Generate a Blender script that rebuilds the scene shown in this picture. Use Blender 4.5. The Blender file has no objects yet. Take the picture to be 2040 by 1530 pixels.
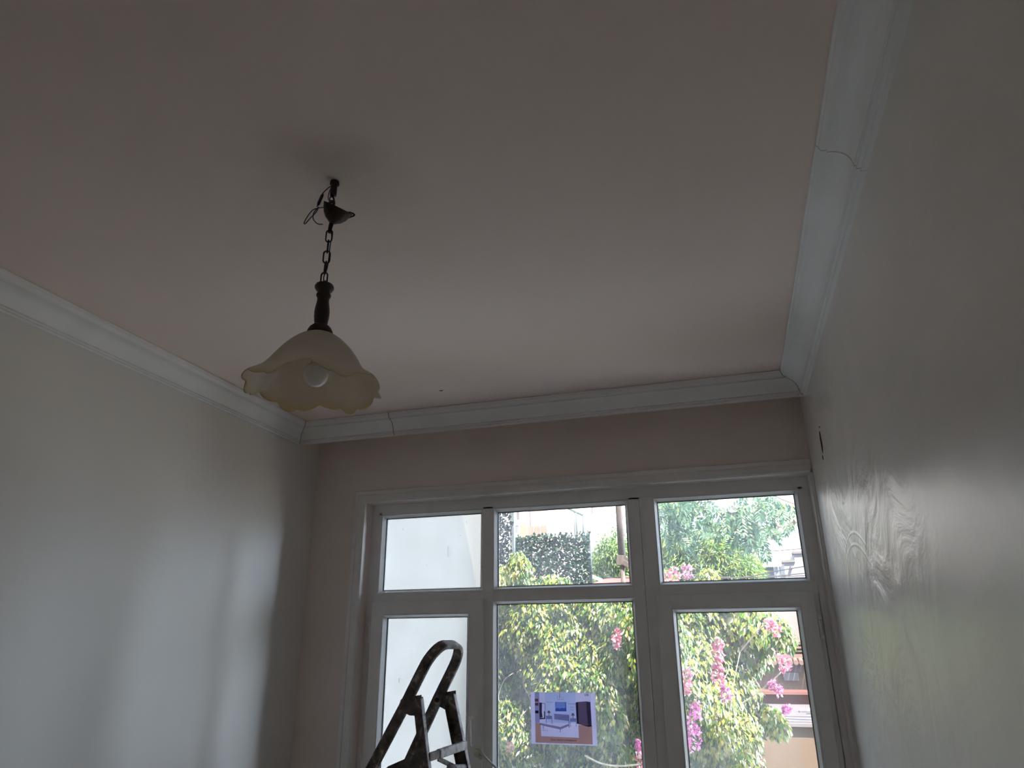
import bpy, bmesh, math, random
import numpy as np
from mathutils import Vector, Matrix

random.seed(7)
rng = np.random.default_rng(11)
S = bpy.context.scene
COL = S.collection
PI = math.pi

# ------------------------------------------------------------------ camera
F_PX, CX, CY = 1378.3, 1020.0, 765.0
PITCH, YAW, ROLL = 0.356797, 0.295437, -0.007661
EYE = Vector((0.0, 0.0, 1.6))
_f = Vector((-math.sin(YAW)*math.cos(PITCH), math.cos(YAW)*math.cos(PITCH), math.sin(PITCH)))
_r = Vector((math.cos(YAW), math.sin(YAW), 0))
_u = _r.cross(_f)
RT = _r*math.cos(ROLL) + _u*math.sin(ROLL)
UP = -_r*math.sin(ROLL) + _u*math.cos(ROLL)
cd = bpy.data.cameras.new('camera')
cam = bpy.data.objects.new('camera', cd); COL.objects.link(cam)
cd.sensor_width = 36.0; cd.lens = F_PX/2040*36
cd.clip_start = 0.05; cd.clip_end = 500
M = Matrix((RT, UP, -_f)).transposed().to_4x4(); M.translation = EYE
cam.matrix_world = M
S.camera = cam

def spot(px, py, Y):
    """world point at depth Y (metres beyond the camera) on a line of sight measured in the photograph"""
    d = RT*((px-CX)/F_PX) - UP*((py-CY)/F_PX) + _f
    return EYE + d*(Y/d.y)

# ------------------------------------------------------------------ light
S.view_settings.view_transform = 'Standard'
S.view_settings.look = 'None'
S.view_settings.gamma = 1
S.view_settings.use_curve_mapping = False
S.view_settings.exposure = 1.6
w = bpy.data.worlds.new('world'); S.world = w; w.use_nodes = True
nt = w.node_tree
bg = nt.nodes['Background']
SUN_EL, SUN_AZ = math.radians(52), math.radians(30)     # azimuth from -Y towards +X
# hazy bright summer sky: white towards the horizon, pale blue overhead
tc_ = nt.nodes.new('ShaderNodeTexCoord'); sp_ = nt.nodes.new('ShaderNodeSeparateXYZ'); rp_ = nt.nodes.new('ShaderNodeValToRGB')
nt.links.new(tc_.outputs['Generated'], sp_.inputs[0]); nt.links.new(sp_.outputs['Z'], rp_.inputs[0]); nt.links.new(rp_.outputs[0], bg.inputs[0])
el_ = rp_.color_ramp.elements; el_[0].position = 0.0; el_[0].color = (.68,.81,1.0,1); el_[1].position = .75; el_[1].color = (.46,.58,.78,1)
e_ = el_.new(.25); e_.color = (.68,.81,1.0,1)
# glow added to the sky low on the right, lighting the left wall
def mth(op, a, b=0.0, c=0.0):
    m = nt.nodes.new('ShaderNodeMath'); m.operation = op
    for i, v in enumerate((a, b, c)):
        if isinstance(v, (int, float)): m.inputs[i].default_value = v
        else: nt.links.new(v, m.inputs[i])
    return m.outputs[0]
SKY_BASE, SKY_GLOW = 1.05, 135.0
dt_ = nt.nodes.new('ShaderNodeVectorMath'); dt_.operation = 'DOT_PRODUCT'; nt.links.new(tc_.outputs['Generated'], dt_.inputs[0])
dt_.inputs[1].default_value = Vector((.94, .34, .19)).normalized()
glow_ = mth('POWER', mth('MAXIMUM', dt_.outputs['Value'], 0.0), 62.0)
nt.links.new(mth('MULTIPLY_ADD', glow_, SKY_GLOW, SKY_BASE), bg.inputs[1])
sl = bpy.data.lights.new('sun', 'SUN'); sl.energy = 8.0; sl.angle = math.radians(0.6); sl.color = (1.0, .93, .82)
sun = bpy.data.objects.new('sun', sl); COL.objects.link(sun)
sdir = Vector((math.sin(SUN_AZ)*math.cos(SUN_EL), -math.cos(SUN_AZ)*math.cos(SUN_EL), math.sin(SUN_EL)))
sun.rotation_euler = sdir.to_track_quat('Z', 'Y').to_euler()
sun.location = (3, -3, 9)
S.cycles.max_bounces = 14; S.cycles.diffuse_bounces = 8; S.cycles.transparent_max_bounces = 16
S.cycles.glossy_bounces = 4; S.cycles.transmission_bounces = 6
S.cycles.caustics_reflective = False; S.cycles.caustics_refractive = False
S.cycles.sample_clamp_indirect = 14.0
S.cycles.use_denoising = True

# ------------------------------------------------------------------ materials
class Mat:
    def __init__(s, name, col=(.8,.8,.8), rough=.6, metal=0.0, spec=.5):
        s.m = bpy.data.materials.new(name); s.m.use_nodes = True
        s.nt = s.m.node_tree; s.n = s.nt.nodes; s.l = s.nt.links
        s.b = s.n['Principled BSDF']; s.out = s.n['Material Output']
        s.b.inputs['Base Color'].default_value = (*col, 1)
        s.b.inputs['Roughness'].default_value = rough
        s.b.inputs['Metallic'].default_value = metal
        s.b.inputs['Specular IOR Level'].default_value = spec
        s.col = None; s.base = (*col, 1)
    def node(s, t, **kw):
        n = s.n.new(t)
        for k, v in kw.items(): setattr(n, k, v)
        return n
    def coords(s, scale=(1,1,1), loc=(0,0,0)):
        tc = s.node('ShaderNodeTexCoord'); mp = s.node('ShaderNodeMapping')
        mp.inputs['Scale'].default_value = scale; mp.inputs['Location'].default_value = loc
        s.l.new(tc.outputs['Object'], mp.inputs['Vector']); return mp.outputs['Vector']
    def noise(s, scale=5, detail=4, rough=.55, stretch=(1,1,1), dist=0):
        n = s.node('ShaderNodeTexNoise'); n.inputs['Scale'].default_value = scale
        n.inputs['Detail'].default_value = detail; n.inputs['Roughness'].default_value = rough
        n.inputs['Distortion'].default_value = dist
        s.l.new(s.coords(stretch), n.inputs['Vector']); return n.outputs['Fac']
    def ramp(s, fac, stops):
        r = s.node('ShaderNodeValToRGB'); e = r.color_ramp.elements
        while len(e) < len(stops): e.new(.5)
        for i, (p, c) in enumerate(stops):
            e[i].position = p; e[i].color = (*c, 1) if len(c) == 3 else c
        s.l.new(fac, r.inputs['Fac']); return r.outputs['Color']
    def mix(s, fac, a, b, mode='MIX'):
        m = s.node('ShaderNodeMix', data_type='RGBA', blend_type=mode)
        for sock, v in ((m.inputs[0], fac), (m.inputs[6], a), (m.inputs[7], b)):
            if hasattr(v, 'links') or hasattr(v, 'is_output'): s.l.new(v, sock)
            elif isinstance(v, (int, float)): sock.default_value = v
            else: sock.default_value = (*v, 1) if len(v) == 3 else v
        return m.outputs[2]
    def math(s, op, a, b=0.0, clamp=False):
        m = s.node('ShaderNodeMath', operation=op); m.use_clamp = clamp
        for i, v in enumerate((a, b)):
            if isinstance(v, (int, float)): m.inputs[i].default_value = v
            else: s.l.new(v, m.inputs[i])
        return m.outputs[0]
    def color(s, sock): s.l.new(sock, s.b.inputs['Base Color']); s.col = sock; return s
    def mottle(s, a, b, scale=3, detail=5, stretch=(1,1,1), lo=.35, hi=.65):
        return s.color(s.ramp(s.noise(scale, detail, stretch=stretch), [(lo, a), (hi, b)]))
    def bump(s, h, strength=.2, dist=.01):
        b = s.node('ShaderNodeBump'); b.inputs['Strength'].default_value = strength
        b.inputs['Distance'].default_value = dist
        s.l.new(h, b.inputs['Height'])
        prev = s.b.inputs['Normal'].links
        if prev: s.l.new(prev[0].from_socket, b.inputs['Normal'])
        s.l.new(b.outputs['Normal'], s.b.inputs['Normal']); return s
    def dist_to(s, c, squash=(1,1,1)):
        tc = s.node('ShaderNodeTexCoord'); a = s.node('ShaderNodeVectorMath', operation='SUBTRACT')
        a.inputs[1].default_value = c; s.l.new(tc.outputs['Object'], a.inputs[0])
        m = s.node('ShaderNodeVectorMath', operation='MULTIPLY'); m.inputs[1].default_value = squash
        s.l.new(a.outputs[0], m.inputs[0])
        L = s.node('ShaderNodeVectorMath', operation='LENGTH'); s.l.new(m.outputs[0], L.inputs[0])
        return L.outputs['Value']

# --- room paint
HOOK = Vector((-0.933, 1.391, 2.8006))
ceil_m = Mat('ceiling_paint', (.62,.55,.51), .75, spec=.25)
base = ceil_m.ramp(ceil_m.noise(1.3, 5), [(.3, (.86,.725,.665)), (.7, (.90,.765,.705))])
d = ceil_m.dist_to((HOOK.x, HOOK.y, HOOK.z), (1,1,0))
nz = ceil_m.noise(7, 4)
dd = ceil_m.math('ADD', d, ceil_m.math('MULTIPLY', ceil_m.math('SUBTRACT', nz, .5), .05))
disc = ceil_m.ramp(dd, [(0.0,(.5,.5,.5)), (.09,(.20,.20,.20)), (.20,(.13,.13,.13)), (.262,(0,0,0))])
c2 = ceil_m.mix(disc, base, (.60,.53,.45))
# old rose outline: pale rim of filler
ringv = ceil_m.ramp(dd, [(.17,(0,0,0)), (.225,(.30,.30,.30)), (.24,(.10,.10,.10)), (.27,(0,0,0))])
ringv = ceil_m.mix(1.0, ringv, ceil_m.ramp(ceil_m.noise(9, 3), [(.42,(0,0,0)), (.6,(1,1,1))]), 'MULTIPLY')
c2 = ceil_m.mix(ringv, c2, (.90,.79,.73))
sm_ = ceil_m.ramp(ceil_m.math('ADD', ceil_m.dist_to((HOOK.x+.06, HOOK.y-.09, HOOK.z), (1,1.5,0)), ceil_m.math('MULTIPLY', ceil_m.math('SUBTRACT', nz, .5), .10)), [(0,(.45,.45,.45)), (.06,(.28,.28,.28)), (.15,(0,0,0))])
c2 = ceil_m.mix(sm_, c2, (.48,.42,.36))
ceil_m.color(c2)
ceil_m.bump(ceil_m.noise(60, 3), .08, .002); ceil_m.bump(ceil_m.noise(2.2, 3), .25, .02)

wl_m = Mat('left_wall_paint', (.60,.585,.555), .48, spec=.4)
wl_m.mottle((.74,.715,.685), (.79,.765,.735), 1.1, 5)
wl_m.bump(wl_m.noise(1.6, 3), .35, .03); wl_m.bump(wl_m.noise(70, 3), .06, .002)

wb_m = Mat('window_wall_paint', (.60,.55,.51), .6, spec=.3)
wb_m.mottle((.80,.71,.665), (.85,.765,.72), 1.7, 5)
wb_m.bump(wb_m.noise(40, 4), .08, .003)

wr_m = Mat('right_wall_gloss_paint', (.64,.61,.57), .36, spec=.9)
streak = wr_m.noise(1.9, 6, .6, stretch=(1, .9, .8), dist=1.2)
wr_m.color(wr_m.ramp(streak, [(.32, (.76,.725,.685)), (.68, (.84,.80,.76))]))
mask = wr_m.ramp(wr_m.dist_to((.43, 2.75, 1.75), (1, .9, .8)), [(.25,(1,1,1)), (1.1,(.12,.12,.12))])
h1 = wr_m.math('MULTIPLY', wr_m.noise(3.2, 5, .5, stretch=(1, .8, .9), dist=1.2), mask)
wr_m.bump(h1, .9, .05)
wr_m.bump(wr_m.noise(1.1, 3, .5, stretch=(1,.8,1)), .6, .06)
wr_m.b.inputs['Coat Weight'].default_value = .3; wr_m.b.inputs['Coat Roughness'].default_value = .34
wr_m.bump(wr_m.noise(45, 3, stretch=(1, 2, .5)), .10, .002)
# two curved ridges left by the brush
for cy_, cz_, rr in ((2.80, 1.50, .46), (2.82, 1.42, .50)):
    dr = wr_m.dist_to((.43, cy_, cz_), (0, 1, 1))
    k = wr_m.math('ABSOLUTE', wr_m.math('SUBTRACT', dr, rr))
    band = wr_m.ramp(k, [(0,(1,1,1)), (.007,(0,0,0))])
    up = wr_m.dist_to((.43, cy_, cz_+rr), (0, 1, 1))
    band = wr_m.mix(wr_m.ramp(up, [(.22,(1,1,1)), (.34,(0,0,0))]), (0,0,0), band)
    wr_m.bump(band, .5, .004)

plaster = Mat('cornice_plaster', (.70,.70,.69), .62, spec=.3)
plaster.mottle((.84,.84,.83), (.90,.90,.90), 4, 6)
plaster.bump(plaster.noise(55, 4), .08, .002)
seam = Mat('dark_seam', (.10,.07,.055), .9)
seam.mottle((.05,.035,.03), (.16,.11,.09), 30, 4)
casing_m = Mat('casing_paint', (.62,.605,.59), .5, spec=.35)
casing_m.mottle((.74,.72,.70), (.83,.82,.81), 6, 5); casing_m.bump(casing_m.noise(30, 4), .12, .003)
pvc = Mat('window_frame_white', (.66,.66,.66), .38, spec=.45)
pvc.mottle((.78,.78,.77), (.84,.84,.845), 9, 5, lo=.25, hi=.5)
gasket = Mat('black_gasket', (.015,.015,.02), .5)
steel_w = Mat('white_hardware', (.72,.72,.71), .3, spec=.5); steel_w.mottle((.86,.86,.85), (.90,.90,.89), 20, 3)
floor_m = Mat('wood_floor', (.42,.30,.19), .45)
fl = floor_m.noise(2.2, 6, stretch=(9, .6, 1)); floor_m.color(floor_m.ramp(fl, [(.3,(.60,.53,.44)), (.7,(.72,.65,.56))]))
dark_hole = Mat('dark_hole', (.03,.022,.018), .9); dark_hole.mottle((.015,.012,.01), (.06,.04,.03), 60, 3)

def glass_mat(name, veil):  # faint film: dirt plus lens-flare whitening put into the glass
    m = bpy.data.materials.new(name); m.use_nodes = True; n = m.node_tree.nodes; l = m.node_tree.links
    for x in list(n):
        if x.type != 'OUTPUT_MATERIAL': n.remove(x)
    out = [x for x in n if x.type == 'OUTPUT_MATERIAL'][0]
    t = n.new('ShaderNodeBsdfTransparent'); t.inputs[0].default_value = (.95,.97,.96,1)
    g = n.new('ShaderNodeBsdfGlossy'); g.inputs['Roughness'].default_value = .01
    f = n.new('ShaderNodeFresnel'); f.inputs[0].default_value = 1.2
    a = n.new('ShaderNodeMixShader'); l.new(f.outputs[0], a.inputs[0]); l.new(t.outputs[0], a.inputs[1]); l.new(g.outputs[0], a.inputs[2])
    tr = n.new('ShaderNodeBsdfTranslucent'); tr.inputs[0].default_value = (.9,.9,.92,1)
    nz = n.new('ShaderNodeTexNoise'); nz.inputs['Scale'].default_value = 6; nz.inputs['Detail'].default_value = 6
    tc = n.new('ShaderNodeTexCoord'); l.new(tc.outputs['Object'], nz.inputs['Vector'])
    r = n.new('ShaderNodeValToRGB'); r.color_ramp.elements[0].position = .3; r.color_ramp.elements[1].position = .75
    r.color_ramp.elements[0].color = (veil*.6,)*3+(1,); r.color_ramp.elements[1].color = (veil*1.5,)*3+(1,)
    l.new(nz.outputs['Fac'], r.inputs[0])
    b = n.new('ShaderNodeMixShader'); l.new(r.outputs[0], b.inputs[0]); l.new(a.outputs[0], b.inputs[1]); l.new(tr.outputs[0], b.inputs[2])
    l.new(b.outputs[0], out.inputs[0]); return m
pane_m = glass_mat('window_glass', .03)

def leaf_mat(name, transl=.35, rough=.45):
    """colour comes from each leaf's own tint attribute"""
    m = bpy.data.materials.new(name); m.use_nodes = True; n = m.node_tree.nodes; l = m.node_tree.links
    b = n['Principled BSDF']; out = n['Material Output']
    at = n.new('ShaderNodeAttribute'); at.attribute_name = 'tint'
    b.inputs['Roughness'].default_value = rough
    l.new(at.outputs['Color'], b.inputs['Base Color'])
    tr = n.new('ShaderNodeBsdfTranslucent'); l.new(at.outputs['Color'], tr.inputs[0])
    mx = n.new('ShaderNodeMixShader'); mx.inputs[0].default_value = transl
    l.new(b.outputs[0], mx.inputs[1]); l.new(tr.outputs[0], mx.inputs[2]); l.new(mx.outputs[0], out.inputs[0])
    return m
leaf_m = leaf_mat('leaf', .35, .34); petal_m = leaf_mat('petal', .45, .6)
bark_m = Mat('bark', (.25,.19,.15), .85); bark_m.mottle((.16,.12,.10), (.36,.29,.24), 14, 5); bark_m.bump(bark_m.noise(40, 4), .5, .01)
twig_m = Mat('pale_twig', (.42,.36,.28), .8); twig_m.mottle((.32,.26,.20), (.52,.45,.36), 20, 4)

# ------------------------------------------------------------------ mesh helpers
def link(name, mesh, parent=None, loc=None):
    o = bpy.data.objects.new(name, mesh); COL.objects.link(o)
    if loc is not None: o.location = loc
    if parent is not None:
        o.parent = parent
    return o

def tag(o, label=None, cat=None, group=None, kind=None):
    if label: o['label'] = label
    if cat: o['category'] = cat
    if group: o['group'] = group
    if kind: o['kind'] = kind
    return o

def empty(name, loc, label=None, cat=None, group=None, kind=None):
    o = bpy.data.objects.new(name, None); COL.objects.link(o); o.location = loc; o.empty_display_size = .1
    return tag(o, label, cat, group, kind)

class MB:
    """collects shapes in world space; build() links them as ONE mesh, re-expressed about its parent"""
    def __init__(s): s.bm = bmesh.new(); s.mats = []
    def mi(s, m):
        m = m.m if isinstance(m, Mat) else m
        if m not in s.mats: s.mats.append(m)
        return s.mats.index(m)
    def face(s, vs, mi=0, smooth=False):
        try:
            f = s.bm.faces.new(vs); f.material_index = mi; f.smooth = smooth; return f
        except ValueError: return None
    def box(s, a, b, mat, bev=0.0):
        mi = s.mi(mat); x0,y0,z0 = [min(p,q) for p,q in zip(a,b)]; x1,y1,z1 = [max(p,q) for p,q in zip(a,b)]
        t = bmesh.new(); bmesh.ops.create_cube(t, size=1)
        for v in t.verts: v.co = Vector(((x0+x1)/2+v.co.x*(x1-x0), (y0+y1)/2+v.co.y*(y1-y0), (z0+z1)/2+v.co.z*(z1-z0)))
        if bev: bmesh.ops.bevel(t, geom=list(t.edges), offset=bev, segments=2, affect='EDGES', profile=.6)
        s.merge(t, mi); return s
    def merge(s, t, mi, smooth=False, mat4=None):
        if mat4 is not None: t.transform(mat4)
        m = {v: s.bm.verts.new(v.co) for v in t.verts}
        for f in t.faces: s.face([m[v] for v in f.verts], mi, smooth or f.smooth)
        t.free()
    def obox(s, c, ax, size, mat, bev=0.0):
        """box with centre c, orthonormal axes ax (3 vectors) and full sizes"""
        mi = s.mi(mat); t = bmesh.new(); bmesh.ops.create_cube(t, size=1)
        for v in t.verts: v.co = Vector((v.co.x*size[0], v.co.y*size[1], v.co.z*size[2]))
        if bev: bmesh.ops.bevel(t, geom=list(t.edges), offset=bev, segments=2, affect='EDGES', profile=.6)
        m = Matrix((Vector(ax[0]), Vector(ax[1]), Vector(ax[2]))).transposed().to_4x4(); m.translation = Vector(c)
        s.merge(t, mi, mat4=m); return s
    def bar(s, p, q, wdt, dep, side, mat, bev=0.0):
        """rectangular bar from p to q; 'side' is the direction across its width"""
        p, q = Vector(p), Vector(q); z = (q-p).normalized(); x = Vector(side); x = (x - z*x.dot(z)).normalized(); y = z.cross(x)
        return s.obox((p+q)/2, (x, y, z), (wdt, dep, (q-p).length), mat, bev)
    def tube(s, pts, r, mat, seg=10, closed=False, cap=True):
        mi = s.mi(mat); pts = [Vector(p) for p in pts]; n = len(pts)
        rs = r if isinstance(r, (list, tuple)) else [r]*n
        rings = []; prev = None
        for i, p in enumerate(pts):
            if closed: t = pts[(i+1) % n]-pts[i-1]
            else: t = pts[min(i+1, n-1)]-pts[max(i-1, 0)]
            t.normalize()
            if prev is None:
                a = Vector((0,0,1)) if abs(t.z) < .9 else Vector((1,0,0)); x = t.cross(a).normalized()
            else:
                x = (prev - t*prev.dot(t)).normalized()
            prev = x; y = t.cross(x)
            rings.append([s.bm.verts.new(p + (x*math.cos(k*2*PI/seg)+y*math.sin(k*2*PI/seg))*rs[i]) for k in range(seg)])
        m = n if closed else n-1
        for i in range(m):
            A, B = rings[i], rings[(i+1) % n]
            for k in range(seg): s.face([A[k], A[(k+1) % seg], B[(k+1) % seg], B[k]], mi, True)
        if cap and not closed:
            s.face(list(reversed(rings[0])), mi); s.face(rings[-1], mi)
        return s
    def lathe(s, prof, c, mat, seg=32, axis=None, smooth=True):
        """profile of (radius, height) spun about axis through c"""
        mi = s.mi(mat); c = Vector(c); z = Vector(axis or (0,0,1)).normalized()
        a = Vector((1,0,0)) if abs(z.x) < .9 else Vector((0,1,0)); x = (a-z*a.dot(z)).normalized(); y = z.cross(x)
        rings = []
        for r, h in prof:
            if r < 1e-5: rings.append([s.bm.verts.new(c+z*h)]*seg); continue
            rings.append([s.bm.verts.new(c+z*h+(x*math.cos(k*2*PI/seg)+y*math.sin(k*2*PI/seg))*r) for k in range(seg)])
        for A, B in zip(rings, rings[1:]):
            for k in range(seg):
                vs = []
                for v in (A[k], A[(k+1) % seg], B[(k+1) % seg], B[k]):
                    if v not in vs: vs.append(v)
                if len(vs) > 2: s.face(vs, mi, smooth)
        return s
    def prism(s, poly, vec, mat):
        """polygon (3D points) extruded along vec"""
        mi = s.mi(mat); vec = Vector(vec); A = [s.bm.verts.new(Vector(p)) for p in poly]; B = [s.bm.verts.new(Vector(p)+vec) for p in poly]
        s.face(list(reversed(A)), mi); s.face(B, mi)
        for i in range(len(A)):
            j = (i+1) % len(A); s.face([A[i], A[j], B[j], B[i]], mi)
        return s
    def ring(s, x0, x1, z0, z1, prof, mat, sides='LTRB', smooth=False):
        """mitred rectangular ring in the XZ plane; prof = closed list of (inset, y)"""
        mi = s.mi(mat); n = len(prof); corners = {}
        for key, (cx, cz, dx, dz) in dict(bl=(x0,z0,1,1), tl=(x0,z1,1,-1), tr=(x1,z1,-1,-1), br=(x1,z0,-1,1)).items():
            corners[key] = [s.bm.verts.new((cx+dx*i, y, cz+dz*i)) for i, y in prof]
        for sd, (a, b) in dict(L=('bl','tl'), T=('tl','tr'), R=('tr','br'), B=('br','bl')).items():
            if sd not in sides: continue
            A, B = corners[a], corners[b]
            for i in range(n): s.face([A[i], A[(i+1) % n], B[(i+1) % n], B[i]], mi, smooth)
        loose = [v for v in s.bm.verts if not v.link_faces]
        for v in loose: s.bm.verts.remove(v)
        return s
    def build(s, name, parent=None, recalc=True, origin=None):
        if recalc: bmesh.ops.recalc_face_normals(s.bm, faces=list(s.bm.faces))
        if parent is not None:
            off = Vector(parent.location); q = parent.parent
            while q: off += Vector(q.location); q = q.parent
        else:
            off = Vector(origin) if origin is not None else Vector((0,0,0))
        for v in s.bm.verts: v.co -= off
        me = bpy.data.meshes.new(name); s.bm.to_mesh(me); s.bm.free()
        for m in s.mats: me.materials.append(m)
        return link(name, me, parent, off if (parent is None and origin is not None) else None)

def struct(o, label, cat): return tag(o, label, cat, kind='structure')

# ------------------------------------------------------------------ room shell
XL, XR, YB, YF, ZC = -2.338, 0.432, 3.6, -1.4, 2.8006
WX0, WX1, WZ0, WZ1 = -1.985, 0.415, 0.72, 2.362           # window opening
mb = MB(); mb.box((XL-.2, YF-.2, -.15), (XR+.2, YB+.17, 0), floor_m)
struct(mb.build('floor'), 'light brown wooden floor of the empty room', 'floor')
mb = MB(); mb.box((XL-.2, YF-.2, ZC), (XR+.2, YB+.17, ZC+.2), ceil_m)
ceiling = struct(mb.build('ceiling'), 'dull pinkish grey painted ceiling with a faint round patch around the lamp hook', 'ceiling')
mb = MB(); mb.box((XL-.2, YF-.2, 0), (XL, YB+.17, ZC), wl_m)
wall_left = struct(mb.build('wall_left'), 'bare grey wall on the left with soft window light low down', 'wall')
mb = MB(); mb.box((XR, YF-.2, 0), (XR+.2, YB+.17, ZC), wr_m)
wall_right = struct(mb.build('wall_right'), 'glossy streaky grey wall on the right, catching the window light', 'wall')
mb = MB()
RX0, RX1, RZ0, RZ1 = -1.9, -1.9, .9, 2.1  # opening has no width, so the rear wall is closed
for a, b in (((XL, YF-.2, 0), (RX0, YF, ZC)), ((RX1, YF-.2, 0), (XR, YF, ZC)), ((RX0, YF-.2, 0), (RX1, YF, RZ0)), ((RX0, YF-.2, RZ1), (RX1, YF, ZC))): mb.box(a, b, wl_m)
struct(mb.build('wall_rear'), 'plain grey wall behind the viewer', 'wall')
mb = MB()
for a, b in (((XL, YB, 0), (WX0, YB+.17, ZC)), ((WX1, YB, 0), (XR, YB+.17, ZC)), ((WX0, YB, 0), (WX1, YB+.17, WZ0)), ((WX0, YB, WZ1), (WX1, YB+.17, ZC))):
    mb.box(a, b, wb_m)
wall_back = struct(mb.build('wall_back'), 'brownish grey wall around the wide white window', 'wall')
# upper storeys and roof edge of our own building, seen by nothing but the sun
mb = MB(); mb.box((-7.5, YF-.2, ZC+.2), (4.5, YB+.17, 5.65), wb_m)
mb.box((XR+.2, YF-.2, -1.5), (4.5, YB+.17, ZC+.2), wb_m)
struct(mb.build('wall_outside'), 'upper storeys of the house the room belongs to', 'wall')

# small marks
def blot(name, c, n_axis, rx, ry, mat, parent, th=.0015, seed=1, lab=None):
    r_ = random.Random(seed); c = Vector(c); n = Vector(n_axis)
    if abs(n.x) > .5: e1, e2 = Vector((0,1,0)), Vector((0,0,1))
    elif abs(n.y) > .5: e1, e2 = Vector((1,0,0)), Vector((0,0,1))
    else: e1, e2 = Vector((1,0,0)), Vector((0,1,0))
    poly = []
    for k in range(12):
        a = k*PI/6; q = .75+.35*r_.random(); poly.append(c + e1*math.cos(a)*rx*q + e2*math.sin(a)*ry*q - n*.001)
    mb = MB(); mb.prism(poly, n*(th+.001), mat); o = mb.build(name, parent)
    if lab: o['label'] = lab
    return o
blot('chipped_hole', (XR, 3.135, 2.395), (-1,0,0), .022, .050, dark_hole, wall_right, seed=3, lab='dark chipped hole in the paint')
blot('chipped_hole', (XR, 3.165, 2.333), (-1,0,0), .008, .010, dark_hole, wall_right, seed=5)
blot('chipped_hole', (XR, 3.11, 2.455), (-1,0,0), .004, .005, dark_hole, wall_right, seed=6)
blot('speck', (-1.308, 3.06, ZC), (0,0,-1), .010, .005, dark_hole, ceiling, seed=8, lab='small dark speck on the ceiling')
for k, (y_, z_) in enumerate(((3.47, 2.42), (3.46, 2.06), (3.49, 1.75))):
    blot('plaster_nick', (XL, y_, z_), (1,0,0), .004, .007, casing_m, wall_left, seed=20+k)

# ------------------------------------------------------------------ cornices (profile: distance from wall, drop from ceiling)
PROF = [(0,0),(.092,0),(.092,.010),(.088,.013),(.087,.020),(.083,.027),(.079,.028),(.067,.029),(.067,.033),(.072,.034)]
for k in range(1, 9):
    a = k/9*PI/2
    PROF.append((.070-.045*math.sin(a), .035+.050*(1-math.cos(a))))
PROF += [(.024,.086),(.024,.089),(.013,.090),(.013,.093),(.020,.094),(.020,.099),(.009,.100),(.009,.103),(.013,.104),(.012,.109),(0,.109)]
ZT = ZC-.0022
seam2 = Mat('filled_seam', (.5,.46,.42), .8); seam2.mottle((.42,.38,.34), (.66,.63,.60), 30, 4)
def cornice(name, along, w0, s0, s1, sgn, m0, m1, label, kx=1.0, breaks=()):
    """along='y': moulding on a wall x=w0 pointing sgn in x, running s0..s1 in y; along='x' likewise.
    m0/m1: how strongly each end is mitred (1 = 45 degrees)"""
    stops = [s0]+list(breaks)+[s1]
    mb = MB(); mi = mb.mi(plaster)
    for j in range(len(stops)-1):
        a, b = stops[j], stops[j+1]
        first, last = j == 0, j == len(stops)-2
        g = .0016
        E = []
        for end, s, m in ((0, a, m0 if first else 0), (1, b, m1 if last else 0)):
            gap = g*(1 if end == 0 else -1)
            ring_ = []
            for p, dn in PROF:
                p = p*kx
                q = s + gap + (p*m if end == 0 else -p*m)
                co = (w0+sgn*p, q, ZT-dn) if along == 'y' else (q, w0+sgn*p, ZT-dn)
                ring_.append(mb.bm.verts.new(co))
            E.append(ring_)
        n = len(PROF)
        for i in range(n): mb.face([E[0][i], E[0][(i+1) % n], E[1][(i+1) % n], E[1][i]], mi, False)
        mb.face(list(reversed(E[0])), mi); mb.face(E[1], mi)
    # dark filler behind the joints
    o = mb.build(name); struct(o, label, 'cornice')
    sm = MB(); mi = sm.mi(seam if along == 'x' else seam2)
    def joint(s, m):
        A = []; B = []
        for p, dn in PROF[1:-1]:
            q = s + p*kx*m; p2 = p*kx+.0005; d2 = dn+.0004
            for lst, e in ((A, -.0016), (B, .0016)):
                co = (w0+sgn*p2, q+e, ZT-d2) if along == 'y' else (q+e, w0+sgn*p2, ZT-d2)
                lst.append(sm.bm.verts.new(co))
        for i in range(len(A)-1): sm.face([A[i], A[i+1], B[i+1], B[i]], mi)
    for s in breaks: joint(s, 0)
    if along == 'x':
        joint(s0, m0); joint(s1, -m1)
    if sm.bm.faces: 
        j = sm.build('joint', o); j['label'] = 'thin dark open joint'
    else: sm.bm.free()
    return o
YC = 3.385                                                  # front of the curtain recess board
cornice('trim_1', 'y', XL, YF+.001, YC, 1, 0, 1, 'white plaster cornice along the left wall', 1.0)
cornice('trim_2', 'x', YC, XL, XR, -1, 1, 1.13, 'white plaster cornice running across above the window', 1.0, breaks=(-1.72,))
cornice('trim_3', 'y', XR, YF, YC, -1, 0, .885, 'white plaster cornice along the right wall', 1.13, breaks=(1.02, 1.62,))
mb = MB(); mb.box((XL, YC, ZC-.107), (XR, YC+.022, ZC), wb_m)
struct(mb.build('trim_5'), 'narrow board behind the cornice that hides the curtain recess', 'trim')

# ------------------------------------------------------------------ window casing
CP = [(0,3.6),(0,3.585),(.006,3.578),(.026,3.577),(.028,3.581),(.034,3.581),(.036,3.576),(.064,3.574),(.072,3.578),(.072,3.6)]
mb = MB()
mb.ring(WX0-.072, WX1+.072, 0.6, WZ1+.072, CP, casing_m, sides='LT')
# the right leg is squeezed against the wall, so it is a narrow strip
o_ = struct(mb.build('trim_4'), 'painted plaster casing with a shallow groove around the window opening', 'casing')
mb = MB(); mb.box((XR-.017, 3.574, .6), (XR, 3.6, WZ1+.0), casing_m, .002); mb.box((XR-.007, 3.560, .6), (XR, 3.574, WZ1-.01), casing_m, .001)
struct(mb.build('trim_6'), 'narrow painted strip between the window and the right wall', 'casing')

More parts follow.
